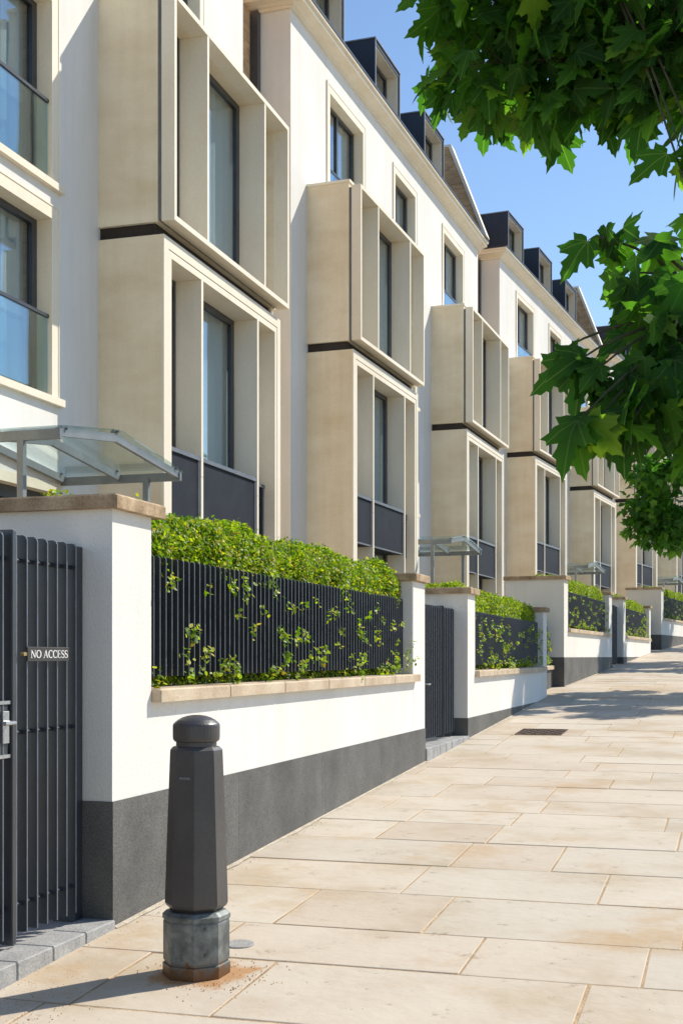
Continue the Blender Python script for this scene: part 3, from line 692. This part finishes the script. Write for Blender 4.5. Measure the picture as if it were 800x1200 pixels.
def make_step(name, loc, rz, y0, y1, lab, group, zt=.125, x1=.02):
    h = empty(name, loc, rz, lab, 'step', group)
    m = MB(); y = y0; 
    while y < y1-.02:
        w = min(.30, y1-y); m.cbox(-.16, x1, y+.003, y+w-.003, -1.0, zt, .006); y += w
    m.build('kerb_stones', M['sett'], h)
    m = MB(); y = y0
    while y < y1-.02:
        w = min(.21, y1-y); 
        for k in range(4): m.cbox(-.16-.21*(k+1)+.003, -.16-.21*k-.003, y+.003, y+w-.003, -1.0, zt-.008+random.uniform(-.003,.003), .005)
        y += w
    m.build('setts', M['sett'], h)
    return h
MODS = [(-2.884, 5.65, -1.41, 0.0), (-2.92, 23.6, -.72, 2.4), (-2.10, 41.5, -.02, 6.0), (-.24, 59.25, .70, 9.0)]
ordw = ['nearest the camera', 'in the middle distance', 'in the far distance', 'farthest off at the right edge']
wl = [('white garden wall with dark plinth behind the bollard, nearest the camera', 'short white garden wall just beyond the second gate, end in tree shade'),
      ('tall cornered white garden wall beyond the first tree shadow on the pavement', 'small white garden wall in blue tree shade past the far gate'),
      ('distant white garden wall cut by the right edge of the photo', 'hidden white garden wall past the right edge of the photo'),
      ('remote white garden wall up the hill outside the photo', 'last white garden wall up the hill outside the photo')]
hl = [('bright green hedge behind the long near railing, the largest in view', 'green hedge behind the second railing, between the gate pier and end pier', 'narrow strip of hedge in the recess between the second wall and the tall pier'),
      ('yellow green hedge above the railing of the tall cornered wall', 'half shaded hedge past the far gate, darker at its right end', 'thin far strip of hedge beside the distant pier'),
      ('far hedge touching the right edge of the photo', 'far hedge beyond the right edge', 'far strip of hedge beyond the right edge'),
      ('remote hedge up the hill', 'last hedge up the hill', 'last strip of hedge up the hill')]
protos = {}
def place(key, fn, loc, rz, label):
    if key in protos:
        c = copy_tree(protos[key]); c.location = loc; c.rotation_euler = (0,0,rz); c['label'] = label; return c
    o = fn(); protos[key] = o; return o
for i, (ox, oy, oz, th) in enumerate(MODS):
    loc = (ox, oy, oz); rz = -R(th)
    near = i == 0
    place('w1', lambda: make_wall('garden_wall', loc, rz, 0, 6.67, .44, .50, True, wl[0][0], 'garden walls along the pavement'), loc, rz, wl[i][0])
    place('w2', lambda: make_wall('garden_wall', loc, rz, 8.81, 15.4, .44, .40, True, wl[0][1], 'garden walls along the pavement'), loc, rz, wl[i][1])
    place('r1', lambda: make_railing('metal_railing', loc, rz, .50, 6.12, 'long dark railing on the near wall with shoots poking through its bars', 'railings on the garden walls'), loc, rz,
          'dark railing on the ' + ['near', 'tall cornered', 'far right', 'remote'][i] + ' wall, leafy shoots poking through')
    place('r2', lambda: make_railing('metal_railing', loc, rz, 9.31, 14.95, 'dark railing just past the second gate pier', 'railings on the garden walls'), loc, rz,
          ['dark railing just past the second gate pier', 'dark railing in tree shade just past the far gate', 'far railing beyond the right edge', 'remote last railing up the hill'][i])
    k1 = 'h1n' if near else 'h1'; k2 = 'h2n' if near else 'h2'
    place(k1, lambda: make_hedge('hedge', loc, rz, .46, 6.15, 11000 if near else 3500, hl[i][0], 'clipped hedges behind the railings', 1+i, 100 if near else 70), loc, rz, hl[i][0])
    place(k2, lambda: make_hedge('hedge', loc, rz, 9.27, 14.97, 5000 if near else 3000, hl[i][1], 'clipped hedges behind the railings', 3+i, 110 if near else 70), loc, rz, hl[i][1])
    place('gate', lambda: make_gate('metal_gate', loc, rz, 8.81, 'x', 'barred gates between the garden walls', 2.14, .55, False), loc, rz, '')['label'] = \
        ['dark barred gate between the near wall and the second hedge', 'narrow dark far gate in front of the shaded small wall', 'distant gate beyond the right edge', 'remote last gate up the hill'][i]
    gl = ground_local(oy, oz, th, 8.81)
    place('st', lambda: make_step('gate_step', loc, rz, 6.67, 8.81, 'x', 'granite steps at the gates', .50), loc, rz, '')['label'] = \
        ['grey sett step under the second gate', 'grey sett step under the far gate', 'distant step beyond the right edge', 'remote last step up the hill'][i]
    # recess between this module and the next
    def recess():
        h = empty('recess_wall', loc, rz, 'x', 'wall', 'low dark walls in the recesses')
        m = MB(); m.box(-.50, -.24, 15.38, 17.95, -.5, 1.17); m.build('plinth', M['plinth'], h)
        m = MB(); m.cbox(-.52, -.20, 15.41, 17.93, 1.17, 1.24, .008); m.build('sill', M['sill'], h)
        return h
    place('rc', recess, loc, rz, '')['label'] = ['low dark wall set back between the second wall and the tall cornered pier', 'far low dark wall set back before the distant pier', 'low dark wall beyond the right edge', 'remote low dark wall up the hill'][i]
    place('rr', lambda: make_railing('metal_railing', loc, rz, 15.45, 17.9, 'x', 'railings on the garden walls', x=-.33), loc, rz, '')['label'] = \
        ['narrow railing with climbing leaves in the recess before the tall cornered pier', 'far narrow railing in the recess before the distant pier', 'narrow railing beyond the right edge', 'remote narrow railing up the hill'][i]
    def rh():
        h = make_hedge('hedge', loc, rz, 15.45, 17.9, 1500, 'x', 'clipped hedges behind the railings', 9, 80)
        for ch in h.children: ch.location.x = -.27
        return h
    place('rh', rh, loc, rz, '')['label'] = hl[i][2]
# the entrance gate at the left edge, with its step and the sign
ox, oy, oz, th = MODS[0]
make_gate('metal_gate', (ox,oy,oz), 0, 0, 'dark barred gate at the left edge carrying the small sign', 'barred gates between the garden walls', 2.3, .17)
make_step('gate_step', (ox,oy,oz), 0, -3.3, -.0, 'long grey granite step under the left edge gate', 'granite steps at the gates', .125)
def recess0():
    w = make_wall('garden_wall', (ox,oy,oz), 0, -8.6, -2.35, .44, .5, True, 'white garden wall left of the first gate, outside the photo', 'garden walls along the pavement'); return w
recess0()

# mortar fillet along the foot of the walls
M['mortar'] = mottled('mortar_fillet', (.40,.34,.26), (.60,.53,.42), 7, .95, .6, 70, fine=.2)
ms = MB()
for (ox_, oy_, oz_, th_) in MODS[:3]:
    t_ = R(th_)
    def wp(x, yl, dz):
        X = ox_+x*math.cos(t_)+yl*math.sin(t_); Y = oy_-x*math.sin(t_)+yl*math.cos(t_); return (X, Y, gz(Y)+dz)
    for a_, b_ in ((0,6.67),(8.81,15.4)):
        n_ = int((b_-a_)/.12)
        for k_ in range(n_):
            y0_, y1_ = a_+(b_-a_)*k_/n_, a_+(b_-a_)*(k_+1)/n_
            w0, w1 = .028+.008*math.sin(y0_*5.1)+.005*math.sin(y0_*17), .028+.008*math.sin(y1_*5.1)+.005*math.sin(y1_*17)
            ms.quad(wp(.004,y0_,.012), wp(w0,y0_,.0045), wp(w1,y1_,.0045), wp(.004,y1_,.012))
tag(ms.build('mortar_fillet', M['mortar']), kind='structure')
# rusty grit and crumbs lying in the joints and round the bollard
M['grit'] = mottled('rusty_grit', (.30,.15,.05), (.58,.36,.15), 40, .95, 0)
gt = MB()
def crumb(x, y, r):
    a = random.uniform(0, 6.28); z = gz(y)
    P_ = [(x+r*random.uniform(.6,1.2)*math.cos(a+k*1.257), y+r*random.uniform(.6,1.2)*math.sin(a+k*1.257), z+.001) for k in range(5)]+[(x, y, z+r*random.uniform(.5,.9)+.002)]
    gt.add(P_, [(k, (k+1) % 5, 5) for k in range(5)])
for k in range(260):
    a = random.uniform(0, 6.28); r = .13+abs(random.gauss(0, .09)); crumb(-2.185+r*math.cos(a)*1.1+(.10 if k % 3 else 0), 5.06+r*math.sin(a), random.uniform(.0015,.005))
for k in range(260):
    y_ = random.uniform(3.6, 11); crumb(-2.86+abs(random.gauss(0,.05)), y_, random.uniform(.0015,.005))
for k in range(300):
    crumb(-2.8+abs(random.gauss(0,.18)), 4.2+abs(random.gauss(0,.5)), random.uniform(.0015,.004))
for k in range(140): crumb(random.uniform(-2.8, .5), random.uniform(3.8, 11), random.uniform(.001,.003))
tag(gt.build('grit', M['grit']), 'rusty crumbs of grit scattered on the flags round the bollard and wall foot', 'grit', kind='stuff')
# sign
sg = empty('sign', (ox, oy, oz), 0, 'small dark plate reading NO ACCESS on the left edge gate', 'sign')
sx = -.118; sy0, sy1 = -.545, -.175; sz0, sz1 = 1.388, 1.452
sy0, sy1 = -.585, -.21; 
m = MB(); m.cbox(sx-.012, sx, sy0, sy1, sz0, sz1, .002); m.build('plate', M['sign'], sg)
m = MB(); m.tube([(sx-.006, sy0-.035, (sz0+sz1)/2), (sx+.006, sy0-.035, (sz0+sz1)/2)], .009, 10); m.beam((sx-.008, sy0-.04, (sz0+sz1)/2), (sx-.008, sy0+.01, (sz0+sz1)/2), .01, .014); m.build('fixing', M['brass'], sg)
lt = MB(); hh = .036; yc = (sy0+sy1)/2+.006; zc_ = (sz0+sz1)/2
def stroke(pts, ws, y_off, sc):
    """flat pen stroke on the plate; pts in letter units (x right, z up)"""
    n = len(pts); Lf, Rt = [], []
    for i, (px, pz) in enumerate(pts):
        a_ = pts[max(i-1,0)]; b_ = pts[min(i+1,n-1)]; dx, dz = b_[0]-a_[0], b_[1]-a_[1]; l = math.hypot(dx, dz)+1e-9; w_ = (ws[i] if isinstance(ws, list) else ws)/2
        Lf.append((px-dz/l*w_, pz+dx/l*w_)); Rt.append((px+dz/l*w_, pz-dx/l*w_))
    f = lambda p, x: (x, y_off+p[0]*sc, zc_-hh/2+p[1]*hh)
    V = [f(p, sx+.0003) for p in Lf+Rt]+[f(p, sx+.0012) for p in Lf+Rt]; F = []
    for i in range(n-1): F += [(2*n+i, 3*n+i, 3*n+i+1, 2*n+i+1), (i, i+1, 2*n+i+1, 2*n+i), (n+i, 3*n+i, 3*n+i+1, n+i+1)]
    lt.add(V, F)
def arc(cx, cz, rx, rz_, a0, a1, n=18): return [(cx+rx*math.cos(R(a0+(a1-a0)*i/n)), cz+rz_*math.sin(R(a0+(a1-a0)*i/n))) for i in range(n+1)]
def aw(a0, a1, thick, thin, n=18): return [thin+(thick-thin)*abs(math.cos(R(a0+(a1-a0)*i/n))) for i in range(n+1)]
def serif(x, z, y_off, sc, w_=.24): stroke([(x-w_/2, z), (x+w_/2, z)], .06, y_off, sc)
TK, TN = .15, .07
def letter(ch, y_off, sc):
    if ch == 'N':
        stroke([(.12,0),(.12,1)], TN, y_off, sc); stroke([(.12,.98),(.70,.02)], TK, y_off, sc); stroke([(.70,0),(.70,1)], TN, y_off, sc)
        serif(.12,.03,y_off,sc); serif(.08,.97,y_off,sc,.18); serif(.70,.97,y_off,sc); return .86
    if ch == 'O':
        stroke(arc(.42,.5,.34,.47,0,360,30), aw(0,360,TK,TN,30), y_off, sc); return .88
    if ch == 'A':
        stroke([(.10,.02),(.37,1)], TN, y_off, sc); stroke([(.37,1),(.66,.02)], TK, y_off, sc); stroke([(.2,.36),(.55,.36)], .06, y_off, sc); serif(.10,.03,y_off,sc); serif(.66,.03,y_off,sc); return .80
    if ch == 'C':
        stroke(arc(.42,.5,.34,.47,48,312,24), aw(48,312,TK,TN,24), y_off, sc); stroke([(.66,.98),(.66,.72)], .06, y_off, sc); return .76
    if ch == 'E':
        stroke([(.14,0),(.14,1)], TK, y_off, sc)
        for z_, l_ in ((.03,.56),(.52,.46),(.97,.54)): stroke([(.02 if z_ != .52 else .14, z_),(l_, z_)], .06, y_off, sc)
        stroke([(.55,.0),(.58,.2)], .05, y_off, sc); stroke([(.53,1.),(.53,.8)], .05, y_off, sc); stroke([(.45,.40),(.45,.64)], .04, y_off, sc); return .68
    if ch == 'S':
        p = arc(.28,.74,.20,.23,40,270,14)+arc(.28,.27,.22,.24,90,-140,14)[1:]; stroke(p, [TN+.07*math.sin(math.pi*i/(len(p)-1))**2 for i in range(len(p))], y_off, sc)
        stroke([(.47,.98),(.47,.75)], .05, y_off, sc); stroke([(.06,.02),(.06,.27)], .05, y_off, sc); return .58
    return .30
tot = sum({'N':.86,'O':.88,' ':.30,'A':.80,'C':.76,'E':.68,'S':.58}[c] for c in 'NO ACCESS'); sc = .335/tot; yo = yc-.1675
for ch in 'NO ACCESS': yo += letter(ch, yo, sc)*sc
lt.build('lettering', M['lettering'], sg)

# ------------------------------------------------------------------ bollard
bz = gz(5.06); by = 5.06; bxx = -2.185
bo = empty('bollard', (bxx, by, bz), R(0), 'black tapered octagonal bollard on a rusty galvanised base in the foreground', 'bollard')
ph = R(16.9+2)                      # one arris turned almost to the viewer
oc = 1/math.cos(math.pi/8)
def octo(prof, name, mat, tw=ph):
    m = MB(); m.lathe([(r*oc, z) for r, z in prof], 8, tw-math.pi/2); return m.build(name, mat, bo)
octo([(.128,-.04),(.133,.0),(.133,.048),(.126,.052),(.126,.058),(.1305,.061),(.1305,.225),(.128,.232),(.134,.238),(.134,.256),(.118,.272),(.105,.274)], 'base', M['bollardbase'])
octo([(.100,.268),(.106,.280),(.118,.290),(.124,.303),(.1235,.34),(.117,.55),(.1085,.80),(.1035,.945),(.1025,.955),(.092,.968),(.087,.970)], 'body', M['bollard'])
m = MB(); m.lathe([(.0865,.962),(.0865,.988),(.094,.992),(.0995,1.0),(.1005,1.012),(.1005,1.058),(.0985,1.065),(.093,1.071),(.080,1.082),(.062,1.092),(.040,1.099),(.018,1.1025),(.003,1.103)], 40)
m.build('cap', M['bollard'], bo, smooth=False)
m = MB()
def plate_on_face(fa, half_w, z0, z1, r0, mb, th=.004):
    n = np.array((math.cos(fa), math.sin(fa), 0)); t = np.array((-math.sin(fa), math.cos(fa), 0))
    P = []
    for rr in (r0, r0+th):
        for s_, z in ((-half_w,z0),(half_w,z0),(half_w,z1),(-half_w,z1)): P.append(n*rr+t*s_+np.array((0,0,z)))
    mb.add(P, [(3,2,1,0),(4,5,6,7),(0,1,5,4),(1,2,6,5),(2,3,7,6),(3,0,4,7)])
plate_on_face(ph-math.pi/2-math.pi/8, .024, .835, .845, .1055, m, .004)
m.build('maker_plate', M['rail'], bo)
for fa in (ph-math.pi/2+math.pi/8,):
    for zz in (.10, .21):
        m = MB(); n = (math.cos(fa), math.sin(fa)); m.tube([(n[0]*.128, n[1]*.128, zz), (n[0]*.136, n[1]*.136, zz)], .007, 8); m.build('bolt', M['bollardbase'], bo)

# small round cover and iron grating let into the flags
cv = MB(); cxx, cyy = -2.17, 5.52
cv.lathe([(.070,-.003),(.070,.005),(.066,.008),(.002,.008)], 28)
o = cv.build('cover', M['kerb']); o.location = (cxx, cyy, gz(cyy)+.001); o.rotation_euler = (math.atan(SL), 0, 0)
tag(o, 'small round grey cover plate in the paving beside the bollard foot', 'cover plate')
gr = empty('drain_cover', (-2.17, 15.4, gz(15.4)), 0, 'rusty brown patterned iron drain cover in the pavement by the second wall', 'drain cover')
gr.rotation_euler = (math.atan(SL), 0, 0); gr.scale = (.74, 1.1, 1)
m = MB(); m.box(-.36,.36,-.30,.30,-.01,.003)
m.build('frame', M['gap'], gr)
m = MB()
for a in range(9):
    for b in range(7):
        cxq, cyq = -.32+.64*a/8, -.26+.52*b/6
        if (a+b) % 2 == 0: m.cbox(cxq-.036, cxq+.036, cyq-.034, cyq+.034, .003, .010, .004)
for a, b, c_, d_ in ((-.37,.37,-.31,-.29),(-.37,.37,.29,.31),(-.37,-.35,-.29,.29),(.35,.37,-.29,.29)): m.box(a, b, c_, d_, -.01, .008)
m.build('grating', M['iron'], gr)

# ------------------------------------------------------------------ trees
A = R(16.9); SA, CA = math.sin(A), math.cos(A)
def at(px, py, d):
    """point d metres in front of the camera plane (used to measure branch positions off the photograph)"""
    t = (px-400)/1500; u = t*d
    return np.array((u*CA-d*SA, u*SA+d*CA, (769-py)/1500*d))
tree = empty('plane_tree', (2.05, 3.3, gz(3.3)), 0, 'plane tree with large lobed leaves hanging over the top right corner', 'tree', 'street trees along the kerb')
T0 = np.array((2.05, 3.3, gz(3.3)))
def bez(a, b, c, n=9): return [(1-t)**2*np.array(a)+2*t*(1-t)*np.array(b)+t*t*np.array(c) for t in np.linspace(0,1,n)]
tk = MB(); tp = [(0,0,-.1),(.02,0,.4),(.05,.03,1.5),(.02,.06,2.8),(-.05,.05,4.0),(-.02,.1,5.5),(.1,.1,7.0)]
tk.tube([np.array(p) for p in tp], [.24,.20,.175,.16,.14,.10,.05], 14); tk.build('trunk', M['bark'], tree, smooth=True)
clumps = []
def cl(px, py, d, r, n): clumps.append((at(px, py-(26 if py < 240 else 14), d), r, n))
# upper mass
for a in [(500,5,5.3,.10,7),(548,20,5.2,.18,16),(585,30,5.1,.22,24),(525,60,5.3,.13,9),(550,95,5.2,.17,16),(590,100,5.0,.2,18),(540,130,5.2,.13,10),(512,122,5.3,.06,4),
          (625,40,5.0,.26,34),(640,95,4.9,.22,26),(605,140,5.0,.13,10),(670,30,4.9,.26,32),(690,95,4.9,.22,26),(650,152,4.9,.12,10),(700,130,4.8,.13,10),(570,155,5.1,.08,4),
          (735,45,4.8,.26,34),(740,110,4.8,.18,18),(722,150,4.8,.09,6),(780,50,4.7,.26,34),(780,110,4.7,.18,18),(765,145,4.7,.11,9),(815,80,4.7,.26,28),(830,130,4.6,.16,12),
          (798,205,4.4,.05,3),(818,205,4.4,.08,4),(812,262,4.3,.03,2),
          (540,-40,5.2,.3,26),(610,-60,5.1,.34,34),(690,-60,5.0,.34,34),(770,-50,4.9,.34,34),(850,-30,4.9,.34,30),(860,60,4.8,.3,24)]: cl(*a)
# lower spray
for a in [(702,292,4.0,.05,3),(738,296,4.0,.06,3),(768,300,4.0,.04,2),(738,335,3.9,.08,5),(778,350,3.9,.08,5),(760,390,3.8,.10,8),(790,400,3.8,.09,7),(750,425,3.8,.09,7),(672,440,3.7,.04,2),(702,445,3.7,.07,5),
          (655,425,3.75,.03,1),(730,465,3.7,.10,9),(778,460,3.7,.12,14),(705,500,3.6,.06,4),(745,500,3.6,.08,6),(795,500,3.6,.10,9),(820,430,3.7,.14,14),(825,360,3.8,.09,6),(680,505,3.55,.03,2),(725,520,3.6,.04,2),(830,500,3.6,.12,9),
          (860,430,3.7,.2,20)]: cl(*a)
# the rest of the crown overhead, out of the picture
for k in range(34):
    a = rng.uniform(0, 2*math.pi); r = rng.uniform(.3, 2.7)*1.0
    c = np.array((2.0+r*math.cos(a)*1.05, 4.0+r*math.sin(a)*.95, gz(3.3)+rng.uniform(4.6, 7.4)-.25*r))
    clumps.append((c, .42, 26))
limbs = MB(); tw = MB(); P = []; Tp = []; Nn = []; Sz = []
hub1 = T0+np.array((-.05,.05,3.9)); hub2 = T0+np.array((.02,.06,2.6))
mid1 = at(700, 20, 4.9)+np.array((0,0,.25)); mid2 = at(850, 380, 3.9)
limbs.tube([p-T0 for p in bez(hub1, (hub1+mid1)/2+np.array((0,0,.35)), mid1)], [.07,.062,.055,.048,.042,.036,.03,.024,.018], 8)
limbs.tube([p-T0 for p in bez(hub2, (hub2+mid2)/2+np.array((0,0,.35)), mid2)], [.05,.045,.04,.034,.03,.026,.021,.017,.013], 8)
for e in range(6):
    a = e*1.05+.3; q = T0+np.array((1.9*math.cos(a), 1.7*math.sin(a)+.5, 5.6+.4*math.sin(e*2.2)))
    limbs.tube([p-T0 for p in bez(T0+np.array((0,.06,4.0+.2*e)), T0+np.array((.6*math.cos(a),.6*math.sin(a),5.2)), q)], [.06,.055,.05,.042,.036,.03,.024,.018,.012], 7)
limbs.build('limb', M['bark'], tree, smooth=True)
for (c, r, n) in clumps:
    src = mid2 if c[2] < at(800,280,4.2)[2] and c[1] < 5 else mid1
    if np.linalg.norm(c-src) < 3.2:
        b = bez(src, (c+src)/2+np.array((0,0,.10+.1*r)), c, 8)
        tw.tube([p-T0 for p in b], [.009,.008,.007,.006,.005,.0045,.0035,.0025], 5)
    for j in range(int(n*1.3+.5)):
        d = rng.normal(0,1,3); d /= np.linalg.norm(d); p = c+d*r*rng.uniform(.25,1)**.6*np.array((1,1,.8))
        s = .075+.085*rng.uniform()**.8
        if src is mid2: s *= 1.0
        tip = np.array((rng.normal(0,.6)+d[0]*.5, rng.normal(0,.6)+d[1]*.5, -rng.uniform(.25,1.5)))
        nr = np.array((rng.normal(-.25,.55), rng.normal(-.45,.6), rng.uniform(.3,1.3)))
        P.append(p-T0); Tp.append(tip); Nn.append(nr); Sz.append(s)
        if j % 2 == 0: tw.tube([c-T0, (c+p)/2-T0+np.array((0,0,.008)), p-T0], [.0022,.0018,.0014], 4, cap=False)
tw.build('twigs', M['twig'], tree)
leaf_cloud('foliage', M['planeleaf'], np.array(P), np.array(Sz), np.array(Nn), np.array(Tp), tree, PLANE, fold=.16, droop=.28, uv=True)

def street_tree(loc, label, nleaf=15000):
    t = empty('plane_tree', loc, 0, label, 'tree', 'street trees along the kerb')
    m = MB(); m.tube([(.35,0,-.1),(.34,0,.6),(.3,0,2.2),(.15,.05,3.4),(0,.0,4.6),(-.1,0,6)], [.17,.14,.125,.11,.08,.03], 12); m.build('trunk', M['bark'], t, smooth=True)
    m = MB(); P = []; cs = []
    for k in range(46):
        d = rng.normal(0,1,3); d /= np.linalg.norm(d); rr = rng.uniform(.35,1)**.5
        c = np.array((0,0,4.75))+d*rr*np.array((2.35,2.3,1.55)); cs.append(c)
        m.tube(bez((.12,.02,2.9+1.1*rng.uniform()), (c*np.array((.5,.5,1))+np.array((0,0,3.6)))/1.75, c, 6), [.04,.032,.025,.018,.012,.006], 5)
    for (x_, y_, z_) in ((-2.75,-1.6,3.05),(-2.7,-1.0,3.6),(-2.5,-2.0,3.6),(-2.4,-.7,2.85),(-2.75,-1.2,2.75),(-2.3,-1.5,2.6),(-2.2,-1.2,2.9)):
        c = np.array((x_, y_, z_)); cs.append(c); m.tube(bez((.1,0,3.2), (c+np.array((0,0,4.4)))/2, c, 7), [.04,.03,.025,.018,.012,.008,.005], 5)
    m.build('limb', M['bark'], t, smooth=True)
    cs = np.array(cs); idx = rng.integers(0, len(cs), nleaf); d = rng.normal(0,1,(nleaf,3)); d /= np.linalg.norm(d, axis=1, keepdims=True)
    P = cs[idx]+d*(rng.uniform(0,1,(nleaf,1))**.5)*np.array((.50,.50,.36))
    Tip = rng.normal(0,.7,(nleaf,3))+np.array((0,0,-.5)); Nr = rng.normal(0,.5,(nleaf,3))+np.array((0,0,1))
    leaf_cloud('foliage', M['treeleaf'], P, rng.uniform(.10,.17,nleaf), Nr, Tip, t, MEDIUM, fold=.15, droop=.2)
    return t
t2 = street_tree((1.45, 23.6, gz(23.6)), 'smaller leaved street tree showing only its left edge behind the large leaves at the right')
for x_, y_, s_, lab in ((1.75, 34.3, 1.3, 'street tree outside the photo whose crown shades the farther pavement'), (2.6, 45.5, 2.3, 'far street tree outside the photo up the hill')):
    c = copy_tree(t2); c.location = (x_, y_, gz(y_)); c.rotation_euler = (0,0,s_); c['label'] = lab

# ------------------------------------------------------------------ light, sky, camera
az, el = 41.6, 44.0
sd = np.array((math.cos(R(el))*math.sin(R(az)), math.cos(R(el))*math.cos(R(az)), math.sin(R(el))))
w = bpy.data.worlds.new('World'); scene.world = w; w.use_nodes = True
nt = w.node_tree; bg = nt.nodes['Background']
sky = nt.nodes.new('ShaderNodeTexSky'); sky.sky_type = 'NISHITA'; sky.sun_disc = False
sky.sun_elevation = R(el); sky.sun_rotation = R(az); sky.altitude = 50; sky.air_density = 1.1; sky.dust_density = .2; sky.ozone_density = 4.0
nt.links.new(sky.outputs[0], bg.inputs['Color']); bg.inputs['Strength'].default_value = .125
sun = bpy.data.lights.new('sun', 'SUN'); sun.energy = 4.2; sun.angle = R(.55); sun.color = (1, .925, .80)
so = bpy.data.objects.new('sun', sun); col.objects.link(so); so.location = (20, 20, 30)
from mathutils import Vector
so.rotation_euler = Vector(sd).to_track_quat('Z', 'Y').to_euler()
cam = bpy.data.cameras.new('camera'); co = bpy.data.objects.new('camera', cam); col.objects.link(co)
cam.sensor_fit = 'VERTICAL'; cam.sensor_height = 36; cam.sensor_width = 24; cam.lens = 45; cam.shift_y = 169/1200; cam.shift_x = 0
cam.clip_end = 2000; cam.clip_start = .05
co.location = (0,0,0); co.rotation_euler = (R(90), 0, A)
scene.camera = co
vs = scene.view_settings; vs.view_transform = 'Standard'; vs.look = 'None'; vs.exposure = .42; vs.gamma = 1
scene.cycles.max_bounces = 8; scene.cycles.transparent_max_bounces = 12
